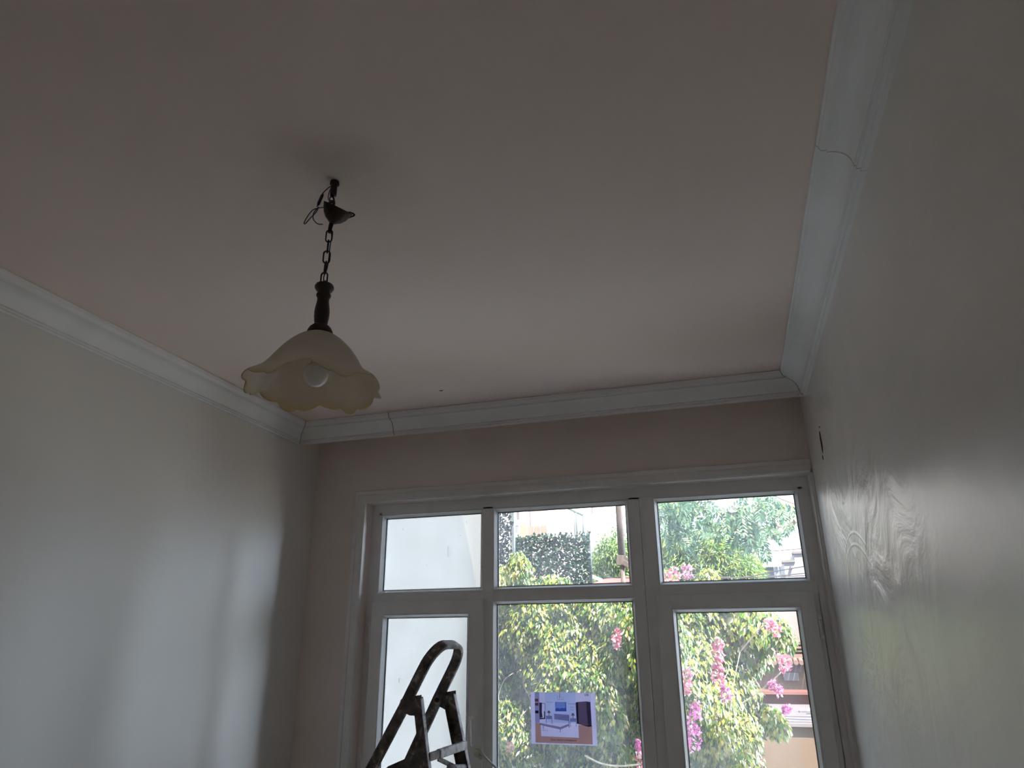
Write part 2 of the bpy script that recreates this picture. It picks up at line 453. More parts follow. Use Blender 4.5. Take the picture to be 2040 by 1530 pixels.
# remove what of the top casing would run into the right wall
for v in o_.data.vertices:
    if v.co.x > XR: v.co.x = XR
# ------------------------------------------------------------------ window
win = empty('window_1', ((WX0+WX1)/2, 3.7, WZ0), 'wide white window of three bays with fanlights above, taking up most of the end wall', 'window', kind='structure')
FY, BYK = 3.67, 3.745
GZ = 3.700                                                  # glass plane
mb = MB()
mb.ring(WX0, WX1+.017, WZ0, WZ1, [(0,FY),(.050,FY),(.050,BYK),(0,BYK)], pvc)
mb.build('frame', win)
UL = (-1.899,-1.311,1.878,2.282); UM = (-1.212,-.500,1.880,2.280); UR = (-.331,.342,1.878,2.282)
LM = (-1.217,-.495,.84,1.788)
e = .020
# mullions and transoms
mb = MB(); mb.box((UL[1]+e, FY, WZ0+.05), (UM[0]-e, BYK, WZ1-.05), pvc, .0015); mb.build('mullion', win)
mb = MB(); mb.box((UM[1]+e, FY, WZ0+.05), (-.4235, BYK, WZ1-.05), pvc, .0015)
mb.box((-.4215, FY-.0015, WZ0+.05), (UR[0]-e, BYK, WZ1-.05), pvc, .0015); mb.build('mullion', win)
for x0, x1, n0, n1 in ((WX0+.05, UL[1]+e, 1.806, 1.858), (UM[0]-e, UM[1]+e, 1.808, 1.860), (UR[0]-e, WX1-.033, 1.806, 1.858)):
    mb = MB(); mb.box((x0, FY, n0), (x1, BYK, n1), pvc, .0015); mb.build('transom', win)
# filler strips beside the fanlight beads where frame is wider than the outer ring
def bead_and_pane(rect, fy, gy, parent, e=.020):
    x0, x1, z0, z1 = rect
    mb = MB()
    mb.ring(x0-e, x1+e, z0-e, z1+e, [(0,fy+.001),(.002,fy-.003),(.006,fy-.004),(.009,fy+.003),(e-.003,gy-.008),(e,gy-.004),(e,gy+.002),(0,gy+.002)], pvc)
    o = mb.build('glazing_bead', parent)
    mb = MB(); mb.ring(x0-.001, x1+.001, z0-.001, z1+.001, [(0,gy-.005),(.0035,gy-.003),(.0035,gy+.008),(0,gy+.008)], gasket); mb.build('gasket', parent)
    mb = MB(); mb.box((x0-.004, gy-.001, z0-.004), (x1+.004, gy+.003, z1+.004), pane_m); mb.build('pane', parent)
# fill between outer ring and bead of fanlights
mb = MB()
mb.box((WX0+.05, FY, 1.858), (UL[0]-e, BYK, WZ1-.05), pvc); mb.box((WX0+.05, FY, UL[3]+e), (WX1-.033, BYK, WZ1-.05), pvc)
mb.box((UR[1]+e, FY, 1.858), (WX1-.033, BYK, WZ1-.05), pvc)
mb.box((UM[0]-e, FY, WZ0+.05), (UM[1]+e, BYK, LM[2]-e), pvc)
mb.box((.345, FY, WZ0+.05), (WX1-.030, BYK, 1.806), pvc)
mb.build('frame_infill', win)
for rct in (UL, UM, UR, LM): bead_and_pane(rct, FY, GZ, win)

def sash(x0, x1, z1, g, hinge_side, name, label):
    z0 = WZ0+.04; fy = 3.648; gy = 3.680
    root = empty('sash', (0,0,0)); root.parent = win; root.location = Vector(((x0+x1)/2, fy, z0))-win.location
    root['label'] = label
    mb = MB(); gx0, gx1, gz0, gz1 = g
    w_l = gx0-e-x0; w_r = x1-gx1-e; w_t = z1-gz1-e; w_b = gz0-e-z0
    mb.box((x0, fy, z0), (gx0-e, 3.715, z1), pvc, .003); mb.box((gx1+e, fy, z0), (x1, 3.715, z1), pvc, .003)
    mb.box((gx0-e-.002, fy, gz1+e), (gx1+e+.002, 3.715, z1), pvc, .003); mb.box((gx0-e-.002, fy, z0), (gx1+e+.002, 3.715, gz0-e), pvc, .003)
    mb.build('sash_frame', root)
    bead_and_pane(g, fy, gy, root)
    hx = x0 if hinge_side == 'L' else x1; sg = -1 if hinge_side == 'L' else 1
    for zc in (1.655, 1.00):
        mb = MB()
        mb.box((hx+sg*.001, fy-.004, zc-.052), (hx+sg*.019, fy+.020, zc-.034), steel_w, .002)
        mb.box((hx+sg*.001, fy-.004, zc+.034), (hx+sg*.019, fy+.020, zc+.052), steel_w, .002)
        mb.tube([(hx+sg*.007, fy+.007, zc-.034), (hx+sg*.007, fy+.007, zc+.034)], .0065, steel_w, 12)
        mb.build('hinge', root)
    return root
sl_ = sash(-1.940, -1.282, 1.815, (-1.851,-1.377,.86,1.728), 'L', 'sash', 'left opening sash with a lever handle')
sr_ = sash(-.371, .360, 1.815, (-.279,.277,.86,1.728), 'R', 'sash', 'right opening sash hung from the right side')
mb = MB()
mb.box((-1.333, 3.636, 1.175), (-1.306, 3.6485, 1.290), steel_w, .003)
mb.tube([(-1.320, 3.640, 1.243), (-1.320, 3.604, 1.243)], .0095, steel_w, 14)
mb.bar((-1.3145, 3.601, 1.246), (-1.336, 3.600, 1.2435), .018, .012, (0,0,1), steel_w, .003)
mb.bar((-1.331, 3.600, 1.250), (-1.327, 3.598, 1.128), .0135, .011, (1,0,0), steel_w, .003)
mb.tube([(-1.327, 3.598, 1.130), (-1.3255, 3.602, 1.122), (-1.324, 3.610, 1.117)], [.006,.0062,.005], steel_w, 10)
mb.build('handle', sl_)
# inner sill
mb = MB(); mb.box((WX0, 3.54, WZ0-.035), (XR-.001, 3.67, WZ0+.0), casing_m, .006); 
struct(mb.build('trim_7'), 'painted window sill board below the panes', 'sill')

# ------------------------------------------------------------------ pendant lamp
iron = Mat('dark_bronze_metal', (.035,.022,.018), .5, .6); iron.mottle((.02,.013,.012), (.07,.04,.03), 60, 4)
wood_d = Mat('dark_turned_wood', (.022,.015,.013), .42); wood_d.mottle((.012,.009,.008), (.045,.028,.022), 25, 4, stretch=(1,1,.2))
wire_m = Mat('dark_wire', (.035,.025,.035), .5)
wire_v = Mat('violet_wire', (.05,.03,.09), .5)
cup_in = Mat('pale_cup_lining', (.55,.62,.60), .4); cup_in.mottle((.45,.5,.49), (.62,.68,.66), 30, 3)
bulb_m = Mat('white_bulb_glass', (.86,.84,.83), .18, spec=.6)
def shade_mat():
    m = bpy.data.materials.new('frosted_cream_glass'); m.use_nodes = True; n = m.node_tree.nodes; l = m.node_tree.links
    b = n['Principled BSDF']; out = n['Material Output']; b.inputs['Roughness'].default_value = .3
    tc = n.new('ShaderNodeTexCoord'); nz = n.new('ShaderNodeTexNoise'); nz.inputs['Scale'].default_value = 9; nz.inputs['Detail'].default_value = 4
    l.new(tc.outputs['Object'], nz.inputs['Vector'])
    r = n.new('ShaderNodeValToRGB'); r.color_ramp.elements[0].position = .35; r.color_ramp.elements[1].position = .65
    r.color_ramp.elements[0].color = (.78,.71,.63,1); r.color_ramp.elements[1].color = (.84,.79,.72,1)
    l.new(nz.outputs['Fac'], r.inputs[0])
    # amber colour fused into the glass towards the rim
    at = n.new('ShaderNodeAttribute'); at.attribute_name = 'rim'
    mx = n.new('ShaderNodeMix'); mx.data_type = 'RGBA'; l.new(at.outputs['Fac'], mx.inputs[0]); l.new(r.outputs[0], mx.inputs[6]); mx.inputs[7].default_value = (.74,.62,.34,1)
    l.new(mx.outputs[2], b.inputs['Base Color'])
    tr = n.new('ShaderNodeBsdfTranslucent'); l.new(mx.outputs[2], tr.inputs[0])
    s = n.new('ShaderNodeMixShader'); s.inputs[0].default_value = .5
    l.new(b.outputs[0], s.inputs[1]); l.new(tr.outputs[0], s.inputs[2])
    tp = n.new('ShaderNodeBsdfTransparent'); tp.inputs[0].default_value = (.95,.9,.82,1)
    s2 = n.new('ShaderNodeMixShader'); s2.inputs[0].default_value = .12
    l.new(s.outputs[0], s2.inputs[1]); l.new(tp.outputs[0], s2.inputs[2]); l.new(s2.outputs[0], out.inputs[0])
    return m
shade_m = shade_mat()
lamp = empty('pendant_lamp', HOOK, 'dark bronze chain pendant lamp with a cream petal-edged glass shade, hanging from the ceiling', 'lamp')
hx, hy, hz = HOOK
A = lambda dx, dy, dz: (hx+dx, hy+dy, 1.6+dz)              # dz: height above eye level
# right = image right at the lamp, away = direction from the viewer
rgt = Vector((math.cos(math.radians(33.8)), math.sin(math.radians(33.8)), 0)); awy = Vector((-rgt.y, rgt.x, 0))
def L(r_, a_, z_): return HOOK*1.0 + rgt*r_ + awy*a_ + Vector((0,0,1.6+z_-hz))
mb = MB()
mb.lathe([(.0,1.2),(.012,1.2),(.013,1.192),(.006,1.188),(.005,1.176)], (hx,hy,1.6), dark_hole, 16)
mb.tube([L(0,0,1.185), L(-.001,0,1.165), L(-.003,0,1.150)], .0045, iron, 10)
mb.tube([L(-.003+.006*math.sin(t), 0, 1.143+.008*math.cos(t)) for t in [k*PI/6 for k in range(12)]], .0016, iron, 6, closed=True)
mb.build('ceiling_hook', lamp)
mb = MB()
mb.obox(L(-.001,0,1.170), (rgt, awy, Vector((0,0,1))), (.018,.016,.030), wire_m, .004)
mb.build('terminal_block', lamp)['label'] = 'black connector block at the hook'
def curve(pts, n=8):
    pts = [Vector(p) for p in pts]; out = []
    P = [pts[0]]+pts+[pts[-1]]
    for i in range(1, len(P)-2):
        for k in range(n):
            t = k/n; a, b, c, d_ = P[i-1], P[i], P[i+1], P[i+2]
            out.append(.5*((2*b)+(-a+c)*t+(2*a-5*b+4*c-d_)*t*t+(-a+3*b-3*c+d_)*t*t*t))
    out.append(pts[-1]); return out
for pts, r_, m_ in (
    ([L(-.004,0,1.190), L(-.020,-.004,1.168), L(-.030,-.006,1.148), L(-.036,-.006,1.120), L(-.040,-.004,1.108)], .0013, wire_m),
    ([L(-.006,0,1.188), L(-.012,.002,1.165), L(-.013,.002,1.145), L(-.006,0,1.130)], .0013, wire_m),
    ([L(-.006,.0,1.118), L(-.022,-.004,1.110), L(-.046,-.006,1.098), L(-.058,-.006,1.080), L(-.068,-.006,1.052), L(-.064,-.006,1.050), L(-.052,-.005,1.072), L(-.040,-.004,1.092), L(-.036,-.002,1.110)], .0013, wire_v),
    ([L(-.038,-.004,1.105), L(-.046,-.008,1.085), L(-.046,-.010,1.065), L(-.034,-.010,1.052), L(-.020,-.008,1.054)], .0013, wire_m),
    ([L(.004,0,1.118), L(.004,0,1.135), L(-.001,0,1.150)], .0022, wire_m)):
    mb = MB(); mb.tube(curve(pts), r_, m_, 7); mb.build('wire', lamp)
for a_, b_ in ((L(-.028,-.006,1.150), L(-.038,-.006,1.112)), (L(.000,-.004,1.136), L(-.020,-.004,1.112)), (L(.002,0,1.140), L(.003,0,1.124))):
    mb = MB(); mb.tube([a_, a_.lerp(b_,.15), a_.lerp(b_,.85), b_], [.0025,.0042,.0042,.0025], wire_m, 9); mb.build('insulated_joint', lamp)
# tilted ceiling cup hanging below the hook
axc = (Vector((0,0,1)) + rgt*.36 - awy*.60).normalized()
cpt = L(.003, 0, 1.070)
mb = MB()
mb.lathe([(.0,-.003),(.008,-.003),(.012,.000),(.022,.006),(.031,.017),(.037,.030),(.040,.040),(.041,.042),(.039,.042),(.0385,.040)], cpt, iron, 36, axc)
cup_ = mb.build('ceiling_cup', lamp); cup_['label'] = 'dark bronze cup hanging loose below its hook'
mb = MB(); mb.lathe([(.0386,.040),(.035,.030),(.029,.018),(.020,.008),(.0,.004)], cpt, cup_in, 36, axc); mb.build('cup_lining', cup_)['label'] = 'pale inside of the cup'
mb = MB(); mb.tube(curve([L(.030,-.004,1.100), L(.047,-.010,1.103), L(.060,-.012,1.096), L(.050,-.014,1.086), L(.034,-.016,1.076)]), .0022, iron, 8); mb.build('cup_strap', cup_)
mb = MB(); mb.tube([L(.003,0,1.072), L(.000,0,1.052), L(-.001,0,1.036)], [.0065,.0055,.0045], iron, 12); mb.build('cup_nipple', lamp)
# chain
def chain_link(c, h, wd, nrm, r=.0021):
    """oval link with centre c, total height h, width wd, lying in the plane with normal nrm"""
    up = Vector((0,0,1)); sd = up.cross(nrm).normalized(); pts = []
    R = wd/2; H = h/2-R
    for k in range(8): t = k/7*PI; pts.append(c+up*(H+R*math.sin(t))+sd*(R*math.cos(t)))
    for k in range(8): t = PI+k/7*PI; pts.append(c+up*(-H+R*math.sin(t))+sd*(R*math.cos(t)))
    mb = MB(); mb.tube(pts, r, iron, 8, closed=True); return mb
z_top = 1.044
for k in range(5):
    hgt = .037; zc = z_top - .0185 - k*.0325
    ang = (0.35, 1.5, 0.1, 1.35, 0.3)[k]
    nrm = (awy*math.cos(ang)+rgt*math.sin(ang)).normalized()
    chain_link(L(-.001-.0005*k, 0, zc), hgt, .0165, nrm).build('chain_link', lamp)
# wire threaded through the chain
mb = MB(); mb.tube(curve([L(.003,0,1.040), L(.006,-.002,1.020), L(.004,-.004,.995), L(.004,0,.960), L(.002,-.003,.925), L(-.004,-.001,.900), L(-.002,0,.880)]), .0015, wire_m, 7); mb.build('wire', lamp)
mb = MB()
hp = [(0,.887),(.004,.889),(.006,.884),(.012,.882),(.022,.877),(.0245,.872),(.0245,.867),(.021,.861),(.0165,.857),(.0150,.853),(.0185,.849),(.0190,.845),(.0165,.841),(.0150,.836),(.0155,.826),(.0180,.812),(.0193,.798),(.0190,.786),(.0175,.772),(.0158,.762),(.0150,.756),(0,.756)]
mb.lathe(hp, (hx,hy,1.6), wood_d, 32); mb.build('turned_stem', lamp)['label'] = 'dark turned wooden stem'
mb = MB()
mb.lathe([(0,.762),(.013,.7615),(.021,.759),(.027,.753),(.0315,.744),(.0325,.737),(.030,.735),(.020,.737),(0,.738)], (hx,hy,1.6), iron, 32); mb.build('shade_holder', lamp)
mb = MB(); mb.lathe([(0,.735),(.014,.734),(.015,.70),(.016,.668),(.0,.667)], (hx,hy,1.6), bulb_m, 24); mb.build('lamp_socket', lamp)
# glass shade: bell with a flared, petal-cut rim, hung a little askew
sp = [(.026,.733),(.040,.727),(.056,.716),(.072,.701),(.087,.683),(.100,.664),(.111,.645),(.121,.628),(.134,.612),(.150,.599),(.164,.590)]
seg = 144; me = bpy.data.meshes.new('glass_shade'); V = []; Fc = []; rimv = []
for j, (r_, z_) in enumerate(sp):
    t = max(0, (j-4)/(len(sp)-5))
    for k in range(seg):
        a = k/seg*2*PI
        lob = math.cos(6*a+.7)
        fine = abs(math.sin(9*a+.4))**.7
        rr = r_*(1+.035*lob*t) + (.009*(fine-.55) if j == len(sp)-1 else .0)
        zz = z_ + .012*lob*t*t - (.010*fine*(1 if j == len(sp)-1 else 0))
        V.append((rr*math.cos(a), rr*math.sin(a), 1.6+zz-hz)); rimv.append(max(0,(t-.72)/.28)**1.5*(.35+.65*(math.cos(a-2.6)*.5+.5)))
for j in range(len(sp)-1):
    for k in range(seg):
        Fc.append((j*seg+k, j*seg+(k+1) % seg, (j+1)*seg+(k+1) % seg, (j+1)*seg+k))
me.from_pydata(V, [], Fc); me.materials.append(shade_m)
at = me.attributes.new('rim', 'FLOAT', 'POINT'); at.data.foreach_set('value', rimv)
me.polygons.foreach_set('use_smooth', [True]*len(Fc))
sh = link('glass_shade', me, lamp); sh['label'] = 'cream frosted glass shade with a wavy petal rim'
so = sh.modifiers.new('thickness', 'SOLIDIFY'); so.thickness = .0035; so.offset = -1
ss = sh.modifiers.new('smooth', 'SUBSURF'); ss.levels = 1; ss.render_levels = 1
mb = MB()
bp = [(0,.672),(.014,.670)]+[(.0315*math.sin(t), .626-.0315*math.cos(t)*-1) for t in [PI*.16+(PI-PI*.16)*k/16 for k in range(17)]]
mb.lathe(bp, (hx,hy,1.6), bulb_m, 32); mb.build('light_bulb', lamp)['label'] = 'white globe bulb inside the shade'

# ------------------------------------------------------------------ step ladder
alu = Mat('paint_splashed_metal', (.13,.125,.12), .5, .35)
n1 = alu.noise(26, 6, .65, dist=.4)
alu.color(alu.ramp(n1, [(.34,(.045,.038,.034)), (.47,(.12,.11,.10)), (.56,(.19,.15,.13)), (.63,(.42,.41,.42))]))
alu2 = Mat('whitish_splashed_metal', (.4,.4,.4), .5, .2)
alu2.color(alu2.ramp(alu2.noise(30, 6, .65, dist=.4), [(.36,(.12,.11,.12)), (.46,(.38,.38,.40)), (.62,(.60,.60,.64))]))
HN = Vector((-1.166, 2.490, 1.393)); HF = Vector((-1.135, 2.709, 1.393))
ladder = empty('step_ladder', (HN.x, (HN.y+HF.y)/2, 0), 'paint-splashed metal step ladder with a hooped handrail, open in front of the left window bay', 'ladder')
uu = (HF-HN).normalized(); vv = Vector((uu.y, -uu.x, 0))                  # vv towards +X
SA, SB = .578, .50
widen = .07
def PA(side, z):     # handrail frame; side 0 near, 1 far
    dz = HN.z - z; k = dz*SA
    p = (HN if side == 0 else HF) - vv*k
    p = Vector((p.x, p.y, z)); return p + uu*((-1 if side == 0 else 1)*max(dz,0)*widen)
def PB(side, z):
    dz = HN.z+.02 - z
    p = (HN if side == 0 else HF) + vv*(.052 + dz*.235)
    p = Vector((p.x, p.y, z)); return p + uu*((-1 if side == 0 else 1)*max(dz,0)*widen)
# hooped handrail: rectangular section swept along stile, bend, top bar, bend, stile
ra = (Vector((vv.x*SA, vv.y*SA, 1))).normalized()          # up along the rail
path = [PA(0,.03), PA(0,.6), PA(0,1.0), PA(0,1.393), PA(0,1.393)+ra*.10]
top0, top1 = PA(0,1.393)+ra*.135, PA(1,1.393)+ra*.135
R = .095
width = (top1-top0).length
for k in range(1, 9):
    t = k/8*PI/2; path.append(top0 + uu*(R-R*math.cos(t))*.80 + ra*(R*math.sin(t)))
for k in range(0, 8):
    t = PI/2*(1-k/8); path.append(top1 - uu*(R-R*math.cos(t))*.80 + ra*(R*math.sin(t)))
path += [top1, PA(1,1.393), PA(1,1.0), PA(1,.6), PA(1,.03)]
nrm = uu.cross(ra).normalized()
def sweep(mb, path, wd, th, nrm, mat, bev=.003):
    """rectangular section: wd along nrm, th across"""
    mi = mb.mi(mat); rings = []; n = len(path)
    for i, p in enumerate(path):
        t = (path[min(i+1,n-1)]-path[max(i-1,0)]).normalized(); b = t.cross(nrm).normalized(); a = b.cross(t)
        hw, ht = wd/2, th/2
        pr = [(-hw+bev,-ht),(hw-bev,-ht),(hw,-ht+bev),(hw,ht-bev),(hw-bev,ht),(-hw+bev,ht),(-hw,ht-bev),(-hw,-ht+bev)]
        rings.append([mb.bm.verts.new(p+a*x+b*y) for x, y in pr])
    for A_, B_ in zip(rings, rings[1:]):
        for k in range(8): mb.face([A_[k], A_[(k+1) % 8], B_[(k+1) % 8], B_[k]], mi, False)
    mb.face(list(reversed(rings[0])), mi); mb.face(rings[-1], mi)
mb = MB(); sweep(mb, path, .039, .018, nrm, alu); mb.build('handrail_frame', ladder)['label'] = 'hooped rail of the ladder, spattered with paint'
for side in (0, 1):
    p0, p1 = PB(side, 1.415), PB(side, .03)
    mb = MB(); ax = (p1-p0).normalized()
    mb.bar(p0, p1, .042, .004, vv, alu, .001)
    fl = vv*.0205; sg_ = uu*(.009 if side == 0 else -.009)
    mb.bar(p0+fl-sg_*.7, p1+fl-sg_*.7, .018, .003, uu, alu2, .0008)
    mb.bar(p0-fl+sg_*.8, p1-fl+sg_*.8, .018, .003, uu, alu, .0008)
    mb.build('leg', ladder)
    # hinge plate
    h = PA(side, 1.393); off = uu*(-.011 if side == 0 else .011)
    poly = [h-vv*.020+Vector((0,0,-.012)), h-vv*.012+Vector((0,0,.016)), h+vv*.010+Vector((0,0,.024)), h+vv*.074+Vector((0,0,.034)), h+vv*.076+Vector((0,0,-.020)), h+vv*.052+Vector((0,0,-.034)), h+vv*.028+Vector((0,0,-.034)), h-vv*.004+Vector((0,0,-.022))]
    mb = MB(); mb.prism([p+off for p in poly], uu*(-.003 if side == 0 else .003), alu)
    hp_ = mb.build('hinge_plate', ladder)
    if side == 1:
        mb = MB(); mb.lathe([(0,.0),(.0085,.0),(.0085,.004),(.005,.007),(0,.007)], h+vv*.004-uu*.009, iron, 14, -uu); mb.build('bolt', hp_)
# near gusset / folding arm, cross lip, strut, catch bar
g0 = PB(0, 1.262)
offn = -uu*.004
poly = [PB(0,1.29)-vv*.020, PB(0,1.29)+vv*.012, PB(0,1.165)+vv*.018, PB(0,1.150)-vv*.22+Vector((0,0,-.01)), PB(0,1.197)-vv*.15, PB(0,1.238)-vv*.036]
mb = MB(); mb.prism([p+offn for p in poly], -uu*.003, alu); mb.build('gusset_plate', ladder)
a0, a1 = PB(0,1.232)+vv*.018, PB(1,1.240)+vv*.020
mb = MB(); mb.bar(a0-uu*.004, a0.lerp(a1,.25), .026, .014, (0,0,1), alu, .002); mb.build('cross_bar', ladder)
mb = MB(); mb.bar(a0.lerp(a1,.25), a1+uu*.012, .030, .018, (0,0,1), alu2, .004); mb.build('cross_bar', ladder)
s0, s1 = a0.lerp(a1,.25)+Vector((0,0,-.014)), PB(1,1.165)-vv*.035
mb = MB(); mb.bar(s0, s1, .016, .005, (0,0,1), alu, .001); mb.build('strut', ladder)
c0, c1 = PB(0,1.185)+vv*.02+uu*.12, PB(1,1.168)+vv*.006
mb = MB(); mb.tube([c0, c0.lerp(c1,.5), c0.lerp(c1,.97), c1], [.010,.010,.011,.006], alu2, 14); mb.build('catch_bar', ladder)
for z_ in (.95, .68, .40, .13):
    p, q = PB(0, z_), PB(1, z_); mb = MB()
    mb.bar(p-vv*.03+uu*.003, q-vv*.03-uu*.003, .10, .022, vv, alu, .003); mb.build('step', ladder)
for side in (0, 1):
    for fn in (PA, PB):
        p = fn(side, .0); mb = MB(); mb.box((p.x-.024, p.y-.016, 0), (p.x+.024, p.y+.016, .045), gasket, .004); mb.build('rubber_foot', ladder)

# ------------------------------------------------------------------ thin white stick leaning on the window
cream = Mat('cream_plastic', (.62,.60,.50), .4); cream.mottle((.55,.53,.42), (.70,.68,.60), 18, 3)
e0 = Vector((-1.292, 3.625, 1.098)); e1 = Vector((-.80, 3.585, .7235))
dr = (e1-e0).normalized()
st = empty('leaning_stick', e1, 'thin cream stick with a rounded tip, leaning on the window just below the handle', 'stick')
mb = MB(); mb.tube([e0+dr*.018, e0+dr*.05, e1], [.0075,.0050,.0050], cream, 10); mb.build('shaft', st)
mb = MB()
mb.lathe([(0,-.006),(.014,-.005),(.019,0),(.014,.005),(0,.006)], e0+Vector((-.008,0,-.012)), cream, 24, (0.15,1,.1))
mb.lathe([(0,-.005),(.008,-.004),(.012,0),(.008,.004),(0,.005)], e0+Vector((.010,.002,-.030)), cream, 20, (0.15,1,.1))
mb.tube([e0+Vector((-.02,0,.004)), e0+Vector((-.006,0,.010)), e0+Vector((.012,0,.006)), e0+dr*.03], [.003,.0045,.005,.006], cream, 8)
mb.build('rounded_tip', st)

# ------------------------------------------------------------------ printed sheet taped inside the middle pane
def flat(name, c): return Mat(name, c, .55)
def backlit(m, k=.75):
    t = m.node('ShaderNodeBsdfTranslucent'); mx = m.node('ShaderNodeMixShader'); mx.inputs[0].default_value = k
    m.l.new(m.col, t.inputs[0]); m.l.new(m.b.outputs[0], mx.inputs[1]); m.l.new(t.outputs[0], mx.inputs[2]); m.l.new(mx.outputs[0], m.out.inputs[0]); return m
def ink(name, c):
    """printing ink: a thin film that filters the light of the sheet behind it"""
    m = flat(name, c); t = m.node('ShaderNodeBsdfTransparent'); t.inputs[0].default_value = (*c, 1)
    mx = m.node('ShaderNodeMixShader'); mx.inputs[0].default_value = .93
    m.l.new(m.b.outputs[0], mx.inputs[1]); m.l.new(t.outputs[0], mx.inputs[2]); m.l.new(mx.outputs[0], m.out.inputs[0]); return m
paper = flat('paper_lilac_white', (.55,.57,.72)); paper.mottle((.73,.71,.88), (.78,.76,.92), 12, 3); backlit(paper, .7)
pw, ph = .330, .234
PX0, PZ1, PY = -1.038, 1.3605, 3.694
poster = empty('printed_sheet', (PX0+pw/2, PY, PZ1-ph), 'white printed sheet with a bedroom picture stuck on the middle window pane', 'poster')
mb = MB(); mb.box((PX0, PY, PZ1-ph), (PX0+pw, PY+.0006, PZ1), paper); sheet_ = mb.build('sheet', poster)
def pic(u, v): return (PX0 + pw*u, PZ1 - ph*v)               # u,v = fractions across and down the sheet
lay = [0]
def patch(mb, pts, mat, lv):
    y = PY - .00012*lv; mi = mb.mi(mat)
    vs = [mb.bm.verts.new((pic(u, v)[0], y, pic(u, v)[1])) for u, v in pts]
    mb.face(vs, mi)
def rc(u0, v0, u1, v1): return [(u0,v0),(u1,v0),(u1,v1),(u0,v1)]
C = dict(wall=ink('print_pale_blue', (.80,.92,1.0)), wall2=ink('print_lilac', (.93,.93,.97)), floor=ink('print_tan', (.66,.40,.27)), rug=ink('print_rug', (.98,.98,1.0)),
         bed=ink('print_mauve_grey', (.42,.38,.50)), sheetc=ink('print_mattress', (.96,.97,1.0)), dark=ink('print_dark', (.08,.06,.10)), brown=ink('print_wardrobe', (.20,.15,.18)),
         navy=ink('print_navy', (.14,.20,.46)), sky=ink('print_sky_blue', (.48,.60,.86)), stripe=ink('print_stripe', (.50,.50,.62)), tan=ink('print_brown', (.45,.24,.18)), ink=ink('print_ink', (.14,.10,.14)), gold=ink('print_gold', (.65,.50,.42)))
pr = MB()
patch(pr, rc(.065,.0,.935,.60), C['wall2'], 1)
patch(pr, rc(.225,.0,.70,.58), C['wall'], 2)
patch(pr, [(.065,.60),(.15,.605),(.155,.85),(.155,.975),(.065,.975)], C['floor'], 2)
patch(pr, [(.73,.62),(.935,.62),(.935,.975),(.155,.975),(.155,.85),(.73,.86)], C['floor'], 2)
patch(pr, rc(.065,.0,.135,.60), C['stripe'], 2)
for k in range(5): patch(pr, rc(.07+.014*k,.44,.075+.014*k,.60), C['wall2'], 3)
for v0, m_ in ((.13,'tan'),(.21,'tan'),(.36,'dark')): patch(pr, rc(.065,v0,.12,v0+.055), C[m_], 3)
patch(pr, [(.15,.605),(.73,.62),(.73,.86),(.155,.85)], C['rug'], 3)
patch(pr, [(.135,.20),(.178,.207),(.172,.38),(.182,.49),(.135,.50)], C['dark'], 3)
patch(pr, [(.178,.207),(.225,.215),(.225,.225),(.178,.217)], C['dark'], 3); patch(pr, rc(.219,.225,.225,.52), C['dark'], 3); patch(pr, [(.135,.50),(.219,.50),(.219,.52),(.135,.53)], C['dark'], 3); patch(pr, rc(.205,.37,.219,.50), C['brown'], 4)            # standing mirror
patch(pr, rc(.375,.175,.56,.375), C['wall2'], 3); patch(pr, rc(.385,.185,.555,.365), C['sky'], 4)
patch(pr, rc(.385,.305,.555,.365), C['sky'], 5); patch(pr, [(.385,.335),(.42,.30),(.45,.335),(.49,.29),(.52,.32),(.555,.25),(.555,.365),(.385,.365)], C['sky'], 6)
patch(pr, [(.53,.185),(.555,.185),(.555,.30),(.54,.27)], C['sky'], 5); patch(pr, [(.385,.185),(.40,.185),(.395,.27),(.385,.30)], C['sky'], 5)
patch(pr, [(.362,.415),(.585,.43),(.588,.55),(.365,.52)], C['bed'], 4)                    # headboard
patch(pr, [(.365,.52),(.58,.545),(.585,.60),(.455,.665),(.19,.61),(.14,.60)], C['sheetc'], 5)
patch(pr, [(.14,.60),(.19,.61),(.455,.665),(.455,.715),(.19,.65),(.14,.63)], C['bed'], 6)
patch(pr, [(.455,.665),(.585,.60),(.59,.64),(.455,.715)], C['bed'], 6)
patch(pr, rc(.445,.71,.455,.77), C['bed'], 6); patch(pr, rc(.185,.65,.195,.71), C['bed'], 6); patch(pr, rc(.582,.43,.594,.68), C['bed'], 6)
for u0, u1, v0 in ((.235,.33,.455),(.605,.70,.495)):                                     # nightstands with lamps
    patch(pr, rc(u0,v0,u1,v0+.065), C['bed'], 5)
    patch(pr, rc(u0,v0+.06,u0+.008,v0+.16), C['bed'], 5); patch(pr, rc(u1-.008,v0+.06,u1,v0+.16), C['bed'], 5)
    um = (u0+u1)/2
    patch(pr, [(um-.012,v0-.10),(um+.012,v0-.10),(um+.028,v0-.052),(um-.028,v0-.052)], C['tan'], 6); patch(pr, rc(um-.004,v0-.052,um+.004,v0), C['ink'], 6)
patch(pr, [(.70,.19),(.735,.18),(.735,.60),(.705,.595)], C['dark'], 4)                    # wardrobe
patch(pr, [(.72,.18),(.86,.165),(.88,.65),(.725,.60)], C['brown'], 5)
patch(pr, [(.86,.165),(.925,.175),(.93,.64),(.88,.65)], C['dark'], 5)
for k in range(4): patch(pr, rc(.42+.03*k,.07,.424+.03*k,.14), C['stripe'], 5)            # hanging light drawing
patch(pr, rc(.42,.138,.515,.145), C['stripe'], 5); patch(pr, [(.455,.0),(.46,.0),(.463,.10),(.452,.10)], C['gold'], 5)
pr.build('bedroom_print', sheet_, recalc=False)
